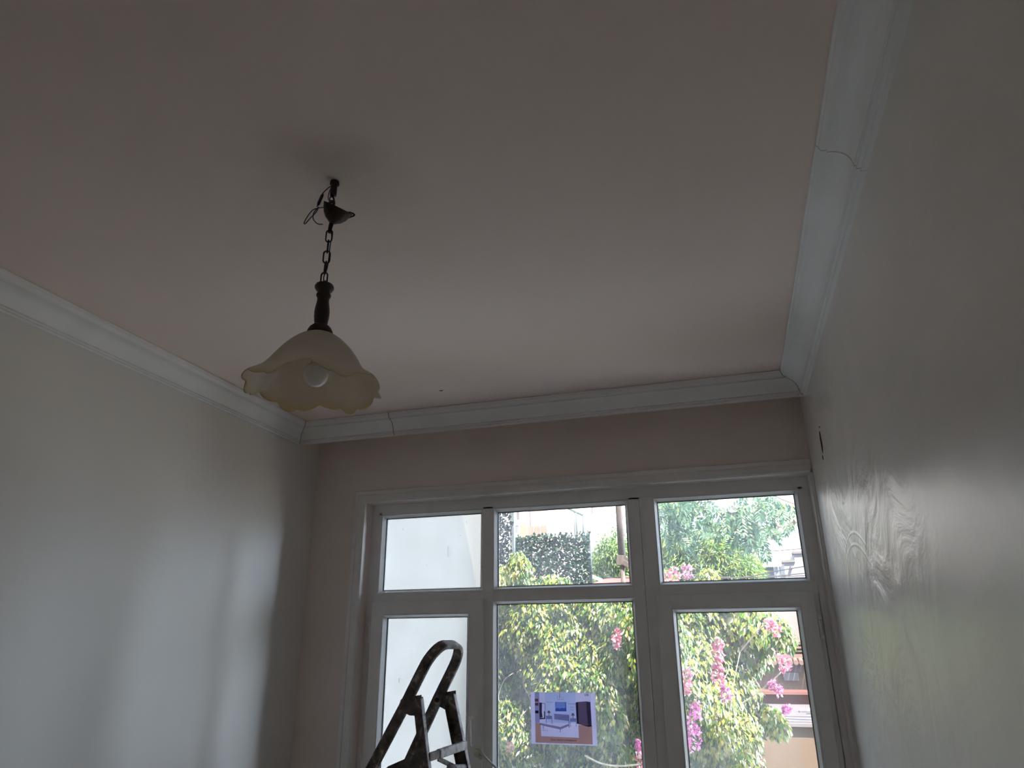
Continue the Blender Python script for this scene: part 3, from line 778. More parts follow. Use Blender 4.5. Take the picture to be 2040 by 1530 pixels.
def text_mesh(s, size, x, z, mat, parent, name='lettering'):
    c = bpy.data.curves.new('t', 'FONT'); c.body = s; c.size = size; c.align_x = 'CENTER'; c.shear = .25; c.extrude = .0001
    o = bpy.data.objects.new('t', c); COL.objects.link(o)
    bpy.context.view_layer.update()
    me = bpy.data.meshes.new_from_object(o); COL.objects.unlink(o); bpy.data.objects.remove(o); bpy.data.curves.remove(c)
    for v in me.vertices:
        x_, y_, z_ = v.co; v.co = Vector((x+x_, PY-.0011-z_, z+y_)) - parent.location
    me.materials.append(mat.m); return link(name, me, parent)
text_mesh('Queen Andorra Headboard', .0115, *pic(.49,.925), C['ink'], poster)
text_mesh('VA', .018, *pic(.865,.065), C['ink'], poster)
for s_, u, v in (('dark brown', .30,.20), ('neutral beige', .64,.225), ('walnut', .64,.29), ('mirror', .64,.34), ('cotton rug', .215,.745)):
    text_mesh(s_, .007, *pic(u, v), C['stripe'], poster)

# ------------------------------------------------------------------ outside: ground and neighbouring wing
GR = -1.5
ground_m = Mat('pale_paving', (.5,.47,.42), .9); ground_m.mottle((.42,.40,.36), (.55,.52,.47), 2, 6)
mb = MB(); mb.box((-60, YB+.17, GR-.3), (60, 90, GR), ground_m)
struct(mb.build('trim_8'), 'pale paved yard below the window', 'ground')
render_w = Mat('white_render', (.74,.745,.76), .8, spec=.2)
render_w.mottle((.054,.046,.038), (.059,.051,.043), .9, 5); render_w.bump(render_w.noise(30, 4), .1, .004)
bounce_m = Mat('pale_bounce_slab', (.7,.68,.64), .5); bounce_m.mottle((.66,.64,.60), (.74,.72,.68), 3, 4)
mb = MB(); mb.box((-2.23, YB+.17, .45), (1.6, 5.0, .62), bounce_m)  # added, unseen: pale slab that bounces daylight up to the ceiling
struct(mb.build('trim_9'), 'unseen pale slab added outside the window to bounce light onto the ceiling', 'bounce slab')
wing = empty('neighbour_wing', (-3.5, 5.06, GR), 'plain white rendered side wall of the next building, filling the left window bay', 'building')
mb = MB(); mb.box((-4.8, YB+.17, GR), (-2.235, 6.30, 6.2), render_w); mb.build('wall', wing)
for k, (y_, z_, rx, rz) in enumerate(((5.50,2.31,.040,.050), (4.61,2.37,.007,.008), (5.76,2.48,.009,.006), (5.05,2.16,.006,.006), (4.66,1.36,.012,.018), (5.90,2.62,.010,.012))):
    blot('dark_mark', (-2.235, y_, z_), (1,0,0), rx, rz, dark_hole, wing, seed=40+k)

# ------------------------------------------------------------------ foliage machinery
def leaves(name, P, N, D, Ls, Ws, cols, mat, parent, fold=.25):
    """one mesh of folded four-point leaves; P base points, N normals, D tip directions (n,3), sizes (n,), cols (n,3)"""
    n = len(P); off = Vector(parent.location) if parent is not None else Vector((0,0,0))
    D = D/np.linalg.norm(D, axis=1)[:,None]; N = N - D*(N*D).sum(1)[:,None]; N /= np.linalg.norm(N, axis=1)[:,None]+1e-9
    Sx = np.cross(D, N)
    Lh = Ls[:,None]; Wh = Ws[:,None]/2
    v0 = P; v2 = P + D*Lh - N*Lh*.12
    mid = P + D*Lh*.42
    v1 = mid + Sx*Wh + N*Wh*fold; v3 = mid - Sx*Wh + N*Wh*fold
    vm = mid
    V = np.stack([v0, v1, v2, v3], 1).reshape(-1, 3) - np.array(off)
    idx = np.arange(n)*4
    T = np.stack([idx, idx+1, idx+2, idx, idx+2, idx+3], 1).reshape(-1)
    me = bpy.data.meshes.new(name); me.vertices.add(len(V)); me.vertices.foreach_set('co', V.astype(np.float32).ravel())
    me.loops.add(len(T)); me.loops.foreach_set('vertex_index', T.astype(np.int32))
    me.polygons.add(n*2); me.polygons.foreach_set('loop_start', (np.arange(n*2)*3).astype(np.int32)); me.polygons.foreach_set('loop_total', np.full(n*2, 3, np.int32))
    me.update(calc_edges=True)
    a = me.attributes.new('tint', 'FLOAT_COLOR', 'POINT')
    cc = np.repeat(np.concatenate([cols, np.ones((n,1))], 1), 4, 0); a.data.foreach_set('color', cc.astype(np.float32).ravel())
    me.materials.append(mat); me.validate()
    return link(name, me, parent)

def pick(pal, n, jit=.18, k=.50):
    pal = np.array(pal, float); pal[:,:3] *= k; wts = pal[:,3]/pal[:,3].sum(); i = rng.choice(len(pal), n, p=wts)
    c = pal[i,:3]*(1+rng.normal(0, jit, (n,1))); return np.clip(c, .005, .95)

def clump(centres, rad, per, L_, W_, pal, droop=.9, front=True, flat_=.8):
    """leaf arrays scattered on the outside of clumps"""
    C_ = np.repeat(np.array(centres), per, 0); R_ = np.repeat(np.array(rad), per)
    n = len(C_); d_ = rng.normal(0, 1, (n, 3))
    if front: d_[:,1] = -np.abs(d_[:,1])*.9 + .15
    d_ /= np.linalg.norm(d_, axis=1)[:,None]
    rr = R_*(.55+.45*rng.random(n)**.5)
    P = C_ + d_*rr[:,None]*np.array([1, flat_, 1])
    N = d_ + np.array([0, -.25, .45]) + rng.normal(0, .35, (n, 3))
    D = d_*.55 + np.array([0, -.15, -droop]) + rng.normal(0, .35, (n, 3))
    Ls = L_*(.6+.7*rng.random(n)); Ws = W_*(.6+.6*rng.random(n))
    return P, N, D, Ls, Ws

# ---- climbing plant with drooping variegated leaves on the garden wall
IVY = [(.16,.30,.045,2.6), (.10,.22,.035,2.0), (.30,.42,.06,2.2), (.50,.52,.09,1.5), (.62,.55,.30,1.1), (.70,.68,.46,.7), (.05,.12,.03,1.6)]
YEL = [(.55,.50,.06,3), (.45,.50,.08,3), (.65,.58,.14,2), (.70,.66,.36,1.5), (.20,.32,.05,1.5)]
def top_z(x):
    px = [-2.6,-2.3,-2.16,-2.06,-1.98,-1.82,-1.72,-1.55,-1.3,-.9,-.63,-.3,-.05,.1,.3,.5]
    pz = [2.32,2.34,2.36,2.47,2.36,2.27,2.14,2.15,2.10,2.12,2.20,2.20,2.10,2.02,1.90,1.75]
    return np.interp(x, px, pz)
def right_x(z):
    zs = [-1.5,.3,.55,.72,.88,1.02,1.14,1.24,1.31,1.42,1.55,1.68,1.78,1.95,2.3]
    xs = [.30,.20,.14,.18,.24,.29,.20,.12,.13,.26,.42,.45,.44,.30,.05]
    return np.interp(z, zs, xs)
IY = 7.0
vine = empty('climbing_plant', (-1.0, IY+.5, GR), 'dense climbing plant with drooping green and yellow leaves beyond the middle and right panes', 'plant')
cs, rs, kinds = [], [], []
tries = 0
while len(cs) < 520 and tries < 9000:
    tries += 1
    x = rng.uniform(-2.75, .45); z = rng.uniform(-.6, 2.4); r_ = rng.uniform(.11, .22)
    if z + r_ > top_z(x)+.03 or x + r_ > right_x(z)+.05: continue
    bump_ = .35*math.sin(x*2.3+1.0)*math.cos(z*1.9+.4)+.22*math.sin(x*5.1+z*3.3)
    cs.append((x, IY + .25 - bump_ + rng.uniform(-.12, .18), z)); rs.append(r_)
for x, z in ((-2.06,2.38),(-2.10,2.30),(-2.0,2.30),(-1.60,2.12),(-1.55,2.06),(-.60,2.14),(-.2,2.16),(.36,1.70),(.40,1.60),(.20,.98),(.24,.90)): cs.append((x, IY-.05, z)); rs.append(.09)
cs = np.array(cs); rs = np.array(rs)
dens = np.clip(rs*520, 50, 115).astype(int)
P, N, D, Ls, Ws = clump(cs, rs, 150, .060, .030, None, droop=1.1)
nn = len(P)
yellowness = np.repeat(np.sin(cs[:,0]*3.1+2)*.5+np.sin(cs[:,2]*2.7+cs[:,0])*.5+rng.normal(0,.45,len(cs))+ (cs[:,0] > -.4)*.55 + (cs[:,2] > 1.7)*.35 - (np.abs(cs[:,0]+.95) < .3)*.35, 150)
ci = pick(IVY, nn); cy = pick(YEL, nn)
sel = (rng.random(nn) < 1/(1+np.exp(-2.0*(yellowness-.75))))[:,None]
leaves('foliage', P, N, D, Ls, Ws, np.where(sel, cy, ci), leaf_m, vine)
# inner leaves in the depth of the hedge
n = 15000
x = rng.uniform(-2.8, .4, n); z = rng.uniform(-1.4, 2.25, n); ok = (z < top_z(x)-.08) & (x < right_x(z)-.10)
x, z = x[ok], z[ok]; n = len(x)
P = np.stack([x, IY+.55+rng.uniform(-.1,.35,n), z], 1); N = rng.normal(0,.5,(n,3))+np.array([0,-1,.3]); D = rng.normal(0,.4,(n,3))+np.array([0,0,-1])
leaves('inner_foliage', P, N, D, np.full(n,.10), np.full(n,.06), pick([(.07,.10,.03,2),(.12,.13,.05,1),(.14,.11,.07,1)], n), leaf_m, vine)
mb = MB()
for k in range(26):
    x = rng.uniform(-2.6, .0); z0_ = rng.uniform(-.4, 1.4); pts = [Vector((x, IY+.42, z0_))]
    for j in range(5): pts.append(pts[-1]+Vector((rng.uniform(-.12,.16), rng.uniform(-.06,.03), rng.uniform(.04,.18))))
    mb.tube(curve(pts, 4), .004, twig_m, 5)
mb.tube(curve([spot(1165,1505,6.75), spot(1195,1520,6.72), spot(1230,1526,6.7), spot(1275,1522,6.7), spot(1300,1512,6.7)], 6), .008, twig_m, 6)
mb.tube([Vector((-1.9,IY+.55,GR)), Vector((-1.7,IY+.5,.2)), Vector((-1.8,IY+.5,1.6))], [.05,.035,.015], bark_m, 8)
mb.tube([Vector((-.3,IY+.55,GR)), Vector((-.4,IY+.5,.2)), Vector((-.2,IY+.5,1.7))], [.05,.035,.015], bark_m, 8)
mb.build('stem', vine)

# ---- bougainvillea
boug = empty('bougainvillea', (-.4, IY+.3, GR), 'bougainvillea with bright pink flower clusters hanging among the climbing leaves', 'plant')
PINK = [(.72,.20,.28,3), (.76,.34,.38,2), (.66,.16,.28,1.5), (.85,.60,.58,1.5)]
MAG = [(.64,.14,.38,3), (.72,.28,.46,2), (.80,.52,.60,1)]
FL = [(1228,1278,6.6,.055,PINK,0), (1432,1287,6.5,.06,PINK,1), (1430,1300,6.5,.07,PINK,1), (1433,1325,6.5,.045,PINK,1), (1430,1345,6.5,.085,PINK,1), (1446,1382,6.5,.06,MAG,1),
      (1366,1350,6.5,.09,PINK,1), (1365,1372,6.5,.05,PINK,0), (1385,1412,6.5,.07,MAG,1), (1380,1436,6.5,.11,MAG,2), (1380,1468,6.5,.12,MAG,2), (1535,1245,6.55,.065,PINK,1), (1545,1255,6.55,.05,PINK,1),
      (1562,1322,6.6,.075,PINK,1), (1540,1365,6.9,.04,MAG,1), (1550,1374,6.9,.045,MAG,1), (1568,1414,6.8,.04,MAG,1), (1274,1485,6.5,.05,MAG,0), (1276,1512,6.5,.07,PINK,1), (1232,1262,6.6,.035,PINK,0),
      (1252,1260,6.7,.05,[(.65,.35,.30,1),(.6,.4,.25,1)],0), (1345,1148,6.8,.08,PINK,1), (1370,1140,6.8,.07,MAG,1), (1330,1155,6.8,.06,PINK,1), (1015,1490,6.6,.05,[(.7,.35,.33,1),(.75,.5,.35,1)],0)]
for px, py, Y, r_, pal, k in FL:
    c = spot(px, py, Y); r_ *= .85; n = int(620*r_)+20
    d_ = rng.normal(0,1,(n,3)); d_ /= np.linalg.norm(d_,axis=1)[:,None]
    P = np.array(c)+d_*r_*(.4+.6*rng.random(n))[:,None]*np.array([.75,.6,1.15])
    leaves('flower_cluster', P, d_+rng.normal(0,.4,(n,3)), d_+rng.normal(0,.6,(n,3)), .034*(.7+.5*rng.random(n)), np.full(n,.030), pick(pal, n, k=.68), petal_m, boug)
mb = MB()
for pts in ([(-.3,IY+.3,GR),(-.35,IY+.3,0),(-.15,IY+.2,1.0),(0,IY+.1,1.5)], [(-.15,IY+.2,1.0),(.1,IY+.1,1.15),(.33,IY-.2,1.35)], [(0,IY+.1,1.5),(.2,IY-.1,1.7),(.32,IY-.35,1.72)], [(-.35,IY+.3,0),(-.8,IY+.2,1.0),(-1.1,IY,1.5)]):
    mb.tube(curve(pts, 5), .005, bark_m, 6)
mb.build('stem', boug)

# ---- artificial ivy screens on a trellis
def screen(name, x0, x1, z0, z1, Y, pal, label, post_x=None, frac=1.0):
    root = empty(name, ((x0+x1)/2, Y, GR), label, 'trellis screen')
    mb = MB(); s = .085
    x = x0 - (z1-z0)
    while x < x1:
        for sg in (0, 1):
            a = Vector((x, Y+.01*sg, z0 if sg == 0 else z1)); b = Vector((x+(z1-z0), Y+.01*sg, z1 if sg == 0 else z0))
            t0 = max(0, (x0-a.x)/(b.x-a.x)); t1 = min(1, (x1-a.x)/(b.x-a.x))
            if t1 > t0: mb.bar(a.lerp(b, t0), a.lerp(b, t1), .010, .006, (0,1,0), C_lath)
        x += s
    mb.build('trellis', root)
    nx, nz_ = int((x1-x0)/.042), int((z1-z0)/.042); pts = []
    for i in range(nx):
        for j in range(nz_):
            if rng.random() < frac: pts.append((x0+(i+.5+(j % 2)*.5)*.042+rng.normal(0,.006), Y-.02+rng.normal(0,.012), z0+(j+.7)*.042+rng.normal(0,.006)))
    P = np.repeat(np.array(pts), 6, 0); n = len(P); P += rng.normal(0,.015,(n,3))
    N = rng.normal(0,.4,(n,3))+np.array([0,-1,.4]); D = rng.normal(0,.8,(n,3))+np.array([0,-.2,-.2])
    leaves('artificial_leaves', P, N, D, .058*(.7+.5*rng.random(n)), np.full(n,.042), pick(pal, n), leaf_m, root)
    mb = MB(); mb.box((x1-.03, Y+.02, GR), (x1+.03, Y+.08, z1+.02), C_post); mb.box((x0, Y+.02, GR), (x0+.05, Y+.08, z1), C_post); mb.build('post', root)
    return root
C_lath = Mat('wooden_lath', (.14,.10,.08), .8); C_lath.mottle((.10,.08,.065), (.18,.15,.12), 20, 4)
C_post = Mat('grey_post', (.22,.25,.27), .6); C_post.mottle((.06,.075,.085), (.09,.105,.115), 12, 3)
GRN = [(.035,.085,.05,3), (.06,.12,.075,2), (.02,.055,.03,2), (.16,.20,.15,.4)]
GRN_SHADE = [(.03,.04,.045,3), (.05,.065,.07,2), (.02,.026,.028,2), (.14,.16,.18,.3)]  # narrow screen stands in shade, and that shade is put into its leaf colours
screen('ivy_screen', -3.02, -1.92, 2.05, 3.06, 10.0, GRN, 'wide green artificial ivy screen on a lattice, beyond the middle fanlight', frac=1.0)
screen('ivy_screen', -3.20, -2.915, 2.3, 3.55, 9.5, GRN_SHADE, 'narrow ivy screen with a post, leaves coloured grey for shade, taller than the green one', frac=.8)

# ---- trees
def tree_blobs(name, label, trunk, blobs, pal, L_, W_, per, cat='tree', droop=.5, group=None, loc=None, mat=leaf_m):
    root = empty(name, loc, label, cat, group)
    mb = MB()
    for pts, r_ in trunk: 
        c = curve(pts, 6); mb.tube(c, [r_*(1-.7*i/len(c)) for i in range(len(c))], bark_m, 8)
    mb.build('trunk', root)
    cs = [b[:3] for b in blobs]; rs = [b[3] for b in blobs]
    P, N, D, Ls, Ws = clump(cs, rs, per, L_, W_, None, droop=droop, front=False, flat_=1)
    leaves('foliage', P, N, D, Ls, Ws, pick(pal, len(P)), mat, root)
    return root
SHR = [(.20,.36,.08,3), (.34,.46,.10,2.5), (.52,.54,.10,1.3), (.12,.26,.10,2)]
bl = []
for k in range(150):
    px = rng.uniform(1305, 1497); top = 1080 if px < 1440 else 1080+(px-1440)*.75
    py = rng.uniform(top, 1200); c = spot(px, py, 10.15+rng.uniform(-.35,.45)); bl.append((c.x, c.y, c.z, rng.uniform(.12,.24)))
tree_blobs('bushy_tree', 'sunlit yellow-green bushy tree in the lower part of the right fanlight', [([(-.6,10.2,GR),(-.6,10.2,0),(-.5,10.2,1.8)],.12)], bl, SHR, .11, .022, 170, loc=(-.6,10.2,GR))
bl = []
for k in range(60):
    px = rng.uniform(1178, 1262); t = 1052+abs(px-1235)*.9; py = rng.uniform(t, 1165); c = spot(px, py, 13.3+rng.uniform(-.4,.4)); bl.append((c.x, c.y, c.z, rng.uniform(.10,.2)))
tree_blobs('slim_tree', 'pale green tree behind the wooden pole', [([(-1.8,13.4,GR),(-1.8,13.4,0),(-1.85,13.3,2.6)],.1)], bl, [(.25,.42,.12,3),(.40,.50,.16,2),(.15,.30,.10,1.5)], .10, .03, 100, loc=(-1.8,13.4,GR))

# tree with long feather leaves overhanging from the right
ash = empty('feather_leaved_tree', (1.9, 8.4, GR), 'tall tree whose arching branches and feather-like leaves hang across the right fanlight', 'tree')
mb = MB()
TY = 8.2
br = [([(1.9,8.5,GR),(1.95,8.5,.8),(1.75,8.4,2.4),(1.35,8.3,2.95)], .10),
      ([(1.35,8.3,2.95), tuple(spot(1600,1032,TY)), tuple(spot(1560,1052,TY)), tuple(spot(1541,1069,TY)), tuple(spot(1517,1071,TY)), tuple(spot(1500,1050,TY)), tuple(spot(1478,1028,TY)), tuple(spot(1452,1018,TY))], .040),
      ([tuple(spot(1555,1054,TY)), tuple(spot(1545,1040,TY)), tuple(spot(1535,1026,TY)), tuple(spot(1510,1022,TY)), tuple(spot(1480,1020,TY)), tuple(spot(1455,1005,TY-.1))], .020),
      ([tuple(spot(1600,1006,TY)), tuple(spot(1575,1000,TY)), tuple(spot(1550,990,TY)), tuple(spot(1530,975,TY)), tuple(spot(1500,960,TY))], .016),
      ([tuple(spot(1560,1052,TY)), tuple(spot(1575,1035,TY)), tuple(spot(1572,1022,TY)), tuple(spot(1555,1027,TY)), tuple(spot(1545,1035,TY))], .010),
      ([tuple(spot(1400,1015,TY+.2)), tuple(spot(1410,1000,TY+.1)), tuple(spot(1430,995,TY)), tuple(spot(1470,985,TY)), tuple(spot(1520,975,TY))], .011),
      ([tuple(spot(1575,992,TY)), tuple(spot(1577,1030,TY)), tuple(spot(1590,1062,TY))], .007),
      ([(1.35,8.3,2.95), (1.0,8.2,3.5), tuple(spot(1500,960,TY)), tuple(spot(1420,970,TY)), tuple(spot(1350,985,TY+.2)), tuple(spot(1320,1010,TY+.3))], .030)]
for pts, r_ in br:
    c = curve(pts, 6); mb.tube(c, [r_*(1-.55*i/len(c)) for i in range(len(c))], twig_m if r_ < .05 else bark_m, 8)
mb.build('trunk', ash)
Ps, Ds, Ns, Lz, Wz = [], [], [], [], []
def spray(c, direc, nl=9, ln=.34, leaf=.095):
    d0 = Vector(direc).normalized(); sd = d0.cross(Vector((rng.normal(0,.25), -1, .25))).normalized()
    p = Vector(c)
    for j in range(nl):
        d0 = (d0 + Vector((0,0,-.09))).normalized(); p = p + d0*(ln/nl)
        for sg in (-1, 1):
            Ps.append(p[:]); dd_ = d0*.45 + sd*sg*.8 + Vector((0,0,-.35)); Ds.append(dd_[:]); Ns.append((rng.normal(0,.3), -1+rng.normal(0,.3), .5)); Lz.append(leaf*(1-.35*abs(j/nl-.5))); Wz.append(leaf*.33)
    Ps.append(p[:]); Ds.append(d0[:]); Ns.append((0,-1,.5)); Lz.append(leaf); Wz.append(leaf*.33)
regions = [((1318,1400),(998,1078),TY+.25,64), ((1330,1385),(985,1020),TY+.2,14), ((1430,1490),(1022,1080),TY,30), ((1470,1520),(1030,1072),TY,20), ((1485,1540),(990,1018),TY,15), ((1550,1600),(1010,1045),TY,9), ((1495,1525),(1060,1086),TY,5)]
for (x0,x1),(y0,y1),Y,n in regions:
    for k in range(n):
        c = spot(rng.uniform(x0,x1), rng.uniform(y0,y1)-14, Y+rng.uniform(-.25,.25))
        spray(c, (rng.normal(0,.8), rng.normal(0,.35), rng.normal(-.3,.4)), nl=int(rng.integers(6,10)), ln=rng.uniform(.20,.36), leaf=rng.uniform(.065,.10))
Ps, Ds, Ns = np.array(Ps), np.array(Ds), np.array(Ns); Lz, Wz = np.array(Lz), np.array(Wz)
leaves('foliage', Ps, Ns, Ds, Lz, Wz, pick([(.12,.24,.14,3),(.18,.32,.18,2),(.08,.18,.12,2),(.30,.42,.18,1)], len(Ps)), leaf_m, ash)

# ------------------------------------------------------------------ timber pole with bracket
pole = empty('timber_pole', (spot(1240,1100,9).x, 9, GR), 'brown timber pole with a bundled bracket at mid height, seen in the middle fanlight', 'pole')
pc = Mat('weathered_wood', (.20,.14,.125), .85); pc.mottle((.055,.04,.037), (.10,.075,.07), 12, 5, stretch=(3,3,.4))
mb = MB(); a = spot(1233,1004,9); b = spot(1239,1108,9)
mb.tube([a+(a-b)*1.2, a, b], .047, pc, 12); mb.build('shaft', pole)
mb = MB(); c = spot(1239,1117,9)
mb.obox(c, (Vector((.97,.1,-.1)).normalized(), Vector((0,1,0)), Vector((.1,0,1)).normalized()), (.125,.10,.13), pc, .01)
mb.obox(c+Vector((.06,-.02,-.05)), (Vector((.8,0,-.5)).normalized(), Vector((0,1,0)), Vector((.5,0,.8)).normalized()), (.11,.09,.07), pc, .012)
mb.obox(c+Vector((.09,-.02,-.03)), (Vector((.8,0,.5)).normalized(), Vector((0,1,0)), Vector((-.5,0,.8)).normalized()), (.05,.05,.13), pc, .008)
mb.build('bracket', pole)
mb = MB(); mb.tube([c+Vector((0,.0,-.05)), Vector((c.x, 9, GR))], .03, pc, 8); mb.build('lower_shaft', pole)

# ------------------------------------------------------------------ distant buildings
def bmat(name, c, r=.8):
    m = Mat(name, c, r, spec=.2); m.mottle(tuple(x*.93 for x in c), tuple(min(1, x*1.04) for x in c), 1.2, 5); return m
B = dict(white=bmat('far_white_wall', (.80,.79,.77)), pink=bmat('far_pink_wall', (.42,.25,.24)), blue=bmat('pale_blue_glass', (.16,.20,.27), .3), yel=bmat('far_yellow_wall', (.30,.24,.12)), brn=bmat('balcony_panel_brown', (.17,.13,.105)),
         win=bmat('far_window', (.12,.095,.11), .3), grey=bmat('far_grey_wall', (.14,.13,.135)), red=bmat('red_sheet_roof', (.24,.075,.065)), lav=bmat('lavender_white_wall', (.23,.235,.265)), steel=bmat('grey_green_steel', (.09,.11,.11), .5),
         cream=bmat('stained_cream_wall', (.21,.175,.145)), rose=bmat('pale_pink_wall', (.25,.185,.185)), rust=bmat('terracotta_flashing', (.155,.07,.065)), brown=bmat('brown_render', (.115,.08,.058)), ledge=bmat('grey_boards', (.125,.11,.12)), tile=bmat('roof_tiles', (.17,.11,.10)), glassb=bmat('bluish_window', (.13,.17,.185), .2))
def pbox(mb, px0, py0, px1, py1, Y, th, mat):
    a = spot(px0, py0, Y); b = spot(px1, py1, Y)
    mb.box((a.x, Y, a.z), (b.x, Y+th, b.z), mat)
# apartment block
Y0 = 25
APD = 2.8
apt = empty('apartment_block', (spot(1045,1040,Y0).x, Y0, GR), 'white and pink apartment block with glazed balconies, far off in the middle fanlight', 'building')
mb = MB(); a = spot(985, 990, Y0); b = spot(1056, 1060, Y0); mb.box((a.x, Y0, GR), (b.x, Y0+APD, a.z+3), B['white']); mb.build('white_wall', apt)
mb = MB(); a = spot(1056, 990, Y0-.3); b = spot(1092, 1060, Y0-.3); mb.box((a.x, Y0-.3, GR), (b.x, Y0+APD, a.z+3), B['pink']); mb.build('pink_wall', apt)
for x0, x1 in ((1020,1026),(1029,1034)):
    mb = MB(); pbox(mb, x0, 1004, x1, 1035, Y0-.05, .1, B['win']); mb.build('window', apt)
mb = MB(); pbox(mb, 1019, 1036, 1033, 1048, Y0-.8, .05, B['blue']); pbox(mb, 1019, 1048, 1033, 1061, Y0-.8, .05, B['grey']); mb.build('balcony_glass', apt)
mb = MB(); pbox(mb, 1036, 1045, 1050, 1075, Y0-.5, .2, B['yel']); mb.build('yellow_panel', apt)
mb = MB(); pbox(mb, 1052, 1049, 1090, 1080, Y0-1.0, .05, B['brn']); mb.build('balcony_panel', apt)
for x0 in (1050, 1062, 1075, 1089):
    mb = MB(); pbox(mb, x0, 1046, x0+1.2, 1082, Y0-1.05, .04, B['white']); mb.build('balcony_post', apt)
# blown white block
wbk = empty('white_block', (spot(1160,1040,28).x, 28, GR), 'brilliant white building behind the ivy screen, with slit windows', 'building')
mb = MB(); a = spot(1092, 985, 28); b = spot(1228, 1060, 28); mb.box((a.x, 28, GR), (b.x, 34, a.z+2.5), B['white']); mb.build('wall', wbk)
for x0, y0_, x1, y1_ in ((1174,1047,1176.5,1067),(1184,1050,1186,1069),(1178.5,1010,1181,1023),(1101,1025,1102.5,1033)):
    mb = MB(); pbox(mb, x0, y0_, x1, y1_, 27.9, .15, B['win']); mb.build('slit_window', wbk)
# steel pergola
per = empty('steel_frame', (spot(1150,1060,20).x, 20, GR), 'thin grey steel frame standing in front of the white building', 'frame')
mb = MB()
for p, q in (((1130,1012),(1161,1026)), ((1162,1025),(1163,1075)), ((1144,1019),(1145.5,1075)), ((1148,1021),(1150,1075))):
    mb.tube([spot(*p,20), spot(*q,20)], .035 if p[0] != 1144 else .02, B['steel'], 8)
a = spot(1163,1075,20); mb.tube([a, Vector((a.x, 20, GR))], .035, B['steel'], 8); a = spot(1145.5,1075,20); mb.tube([a, Vector((a.x, 20, GR))], .02, B['steel'], 8)
mb.build('frame_bars', per)
# grey garden wall and red roof
gw = MB(); a = spot(1165,1101,14.5); b = spot(1240,1101,14.5); gw.box((a.x, 14.5, GR), (b.x+1.2, 14.8, a.z), B['grey'])
tag(gw.build('garden_wall', origin=((a.x+b.x)/2, 14.6, GR)), 'grey purple wall behind the slim tree', 'wall')
shed = empty('red_roofed_shed', (-.9, 11.6, GR), 'low shed with a red sheet roof, its edge just above the window transom', 'shed')
mb = MB()
P4 = [spot(1178,1163,11.2), spot(1420,1150,11.2), spot(1394,1134,12.3), spot(1205,1153,12.3)]
mb.prism([P4[0], P4[1], P4[2], P4[3]], (0,0,-.05), B['red']); mb.build('roof', shed)
mb = MB(); mb.box((P4[0].x+.1, 11.25, GR), (P4[1].x-.1, 12.2, P4[0].z-.12), B['cream']); mb.build('wall', shed)
mb = MB(); mb.bar(spot(1174,1146,11.1), spot(1199,1156,11.1), .05, .03, (0,0,1), B['white']); mb.build('rail', shed)
# white house at right
wh = empty('white_house', (spot(1545,1120,18).x, 18, GR), 'bright white house with a corrugated roof edge and bluish windows, low in the right fanlight', 'building')
mb = MB(); a = spot(1488,1123,18); b = spot(1562,1123,18); mb.box((a.x-1.5, 18, GR), (b.x, 22, a.z), B['white']); mb.build('wall', wh)
mb = MB(); a = spot(1495,1101,19.5); b = spot(1610,1094,19.5); c = spot(1562,1124,17.6); d_ = spot(1488,1126,17.6)
nC = 40; mi = mb.mi(B['white']); rows = []
for (s_, t_) in ((d_, c), (a, b)):
    rows.append([mb.bm.verts.new(s_.lerp(t_, k/nC)+Vector((0,0,.025*(k % 2)))) for k in range(nC+1)])
lower = [[mb.bm.verts.new(v.co+Vector((0,0,-.06))) for v in r_] for r_ in rows]
for k in range(nC):
    mb.face([rows[0][k], rows[0][k+1], rows[1][k+1], rows[1][k]], mi); mb.face([lower[0][k+1], lower[0][k], lower[1][k], lower[1][k+1]], mi); mb.face([rows[0][k], lower[0][k], lower[0][k+1], rows[0][k+1]], mi)
mb.build('corrugated_roof', wh)
for x0, x1 in ((1499,1517),(1519.5,1545)):
    mb = MB(); pbox(mb, x0, 1128, x1, 1165, 17.9, .15, B['glassb']); mb.build('window', wh)
for x0 in (1548, 1556):
    mb = MB(); pbox(mb, x0, 1125, x0+2.5, 1170, 17.7, .12, B['lav']); mb.build('pilaster', wh)
lv = empty('lavender_house', (spot(1585,1120,16).x, 16, GR), 'lavender white wall with a stepped parapet at the right edge of the fanlight', 'building')
mb = MB(); a = spot(1561,1119,16); b = spot(1583,1116,16); c = spot(1640,1107,16)
mb.box((a.x, 16, GR), (b.x, 17.4, a.z), B['lav']); mb.box((b.x, 16, GR), (c.x+3, 17.4, a.z+.17), B['lav']); mb.build('wall', lv)
mb = MB(); mb.box((a.x-.03, 15.95, a.z-.02), (b.x, 16.3, a.z+.03), B['grey']); mb.box((b.x-.02, 15.95, a.z+.15), (c.x+3, 16.3, a.z+.2), B['grey']); mb.build('parapet_cap', lv)
mb = MB(); pbox(mb, 1574, 1127, 1579, 1132, 15.9, .15, B['grey']); mb.build('vent', lv)
# overhead wires
for k, pts in enumerate((((1400,1147),(1440,1151),(1490,1149),(1540,1139),(1604,1128)), ((1330,1145),(1380,1146),(1430,1149),(1480,1151),(1540,1148),(1604,1142)), ((1320,1152),(1400,1153),(1500,1150)), ((1495,1100),(1540,1098),(1600,1093)))):
    q = [spot(*p, (9.35,9.27,9.2,9.4)[k]) for p in pts]; q = [q[0]+(q[0]-q[1])*1.5]+q+[q[-1]+(q[-1]-q[-2])*3]
    mb = MB(); mb.tube(curve(q, 5), .006, wire_m, 5)
    o = mb.build('overhead_wire', origin=tuple(q[0]))
    tag(o, ('uppermost long black wire, sagging and then rising to the right across the white house', 'middle black wire crossing the bushy tree almost level', 'lowest thin wire in front of the red roof', 'thin wire above the corrugated roof of the white house')[k], 'wire', 'overhead wires outside')
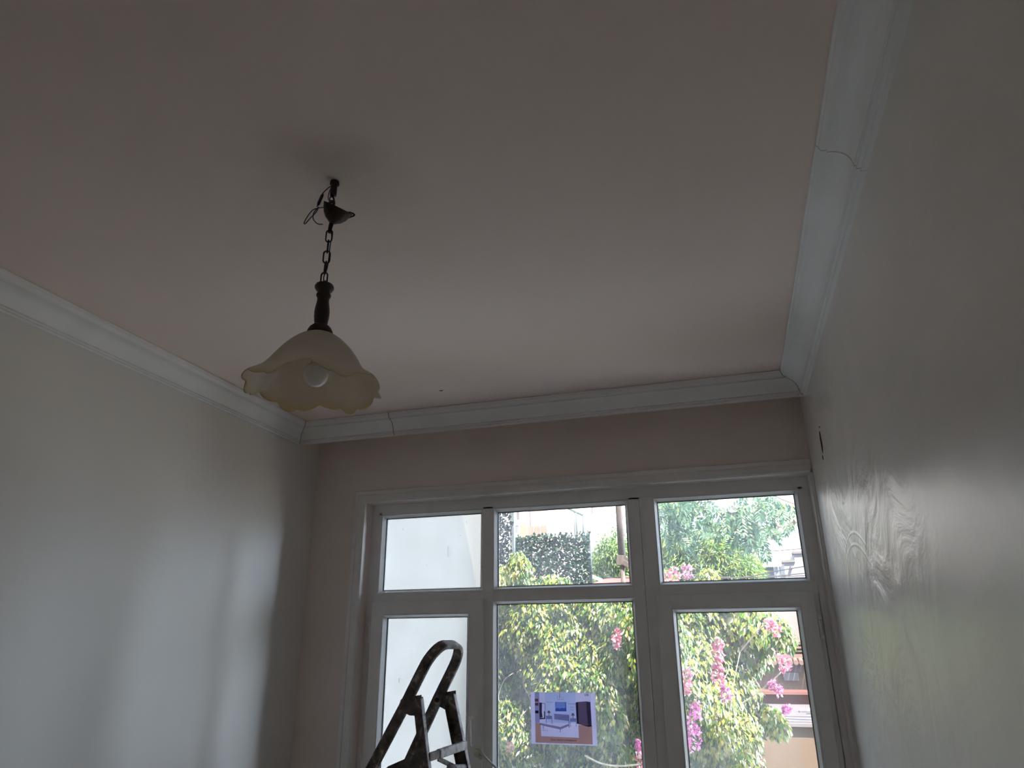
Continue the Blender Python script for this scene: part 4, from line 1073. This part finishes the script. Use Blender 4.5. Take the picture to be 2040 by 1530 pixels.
# old pink house at lower right
oh = empty('old_pink_house', (1.6, 12, GR), 'old pink and cream house with tiled eaves, low at the edge of the right pane', 'building')
mb = MB(); mb.box((.1, 12.4, GR), (4, 15.6, spot(1590,1205,12.4).z), B['rose']); mb.build('upper_wall', oh)
zc = lambda y, Y: spot(1590, y, Y).z
mb = MB(); mb.box((.1, 12, GR), (4, 12.4, zc(1316,12)), B['cream']); mb.build('lower_wall', oh)
mb = MB()
for k, (y0_, y1_) in enumerate(((1279,1284),(1288,1292),(1296,1299),(1303,1312))):
    mb.box((.1, 12.05-.02*k, zc(y1_,12)), (4, 12.4, zc(y0_,12)), B['tile'] if k % 2 else B['brown'])
mb.box((.1, 12.15, zc(1312,12)), (4, 12.4, zc(1279,12)), B['cream']); mb.build('eaves_boards', oh)
mb = MB()
for k in range(51):
    x = .1+k*.075; mb.tube([(x, 11.75, zc(1320,11.75)), (x, 12.3, zc(1308,12.0))], .036, B['tile'], 8)
mb.build('tile_row', oh)
mb = MB(); a = spot(1553,1322,11.97); b = spot(1600,1340,11.97); mb.box((a.x, 11.96, b.z), (b.x, 12.02, a.z), B['win']); mb.build('window_opening', oh)
mb = MB(); a = spot(1560,1340,11.95); b = spot(1592,1356,11.95); mb.box((a.x, 11.94, b.z), (b.x, 12.02, a.z), B['lav']); mb.build('window_pane', oh)
mb = MB(); mb.box((.1, 11.6, zc(1409,11.6)), (4, 12, zc(1384,11.6)), B['rust']); mb.box((.1, 11.5, zc(1384,11.5)), (4, 12, zc(1378,11.5)), B['rust']); mb.build('red_band', oh)
yw = MB(); z1_ = spot(1590,1412,10.8).z; z2_ = spot(1590,1441,9.5).z
yard = empty('yard_wall', (1.5, 9.7, GR), 'brown rendered yard wall with a grey boarded top, below the old pink house', 'wall')
yw.box((.05, 9.5, GR), (4, 9.9, z2_-.03), B['brown']); yw.build('wall', yard)
mb = MB()
mb.prism([(.05,9.42,z2_-.03),(4,9.42,z2_-.03),(4,11.45,z1_-.03),(.05,11.45,z1_-.03)], (0,0,.035), B['ledge'])
for k in range(4):
    y_ = 9.5+k*.5; zz_ = z2_+(z1_-z2_)*(y_-9.42)/2.08
    mb.box((.05+.3*k, y_, zz_), (3.5, y_+.12, zz_+.02), B['ledge'])
mb.build('boarded_top', yard)
mb = MB(); c = spot(1608,1417,10.3); mb.prism([c, c+Vector((.12,.02,.01)), c+Vector((.11,.10,.0)), c+Vector((.03,.09,.02))], (0,0,.012), B['lav'])
mb.build('paper_scrap', yard)
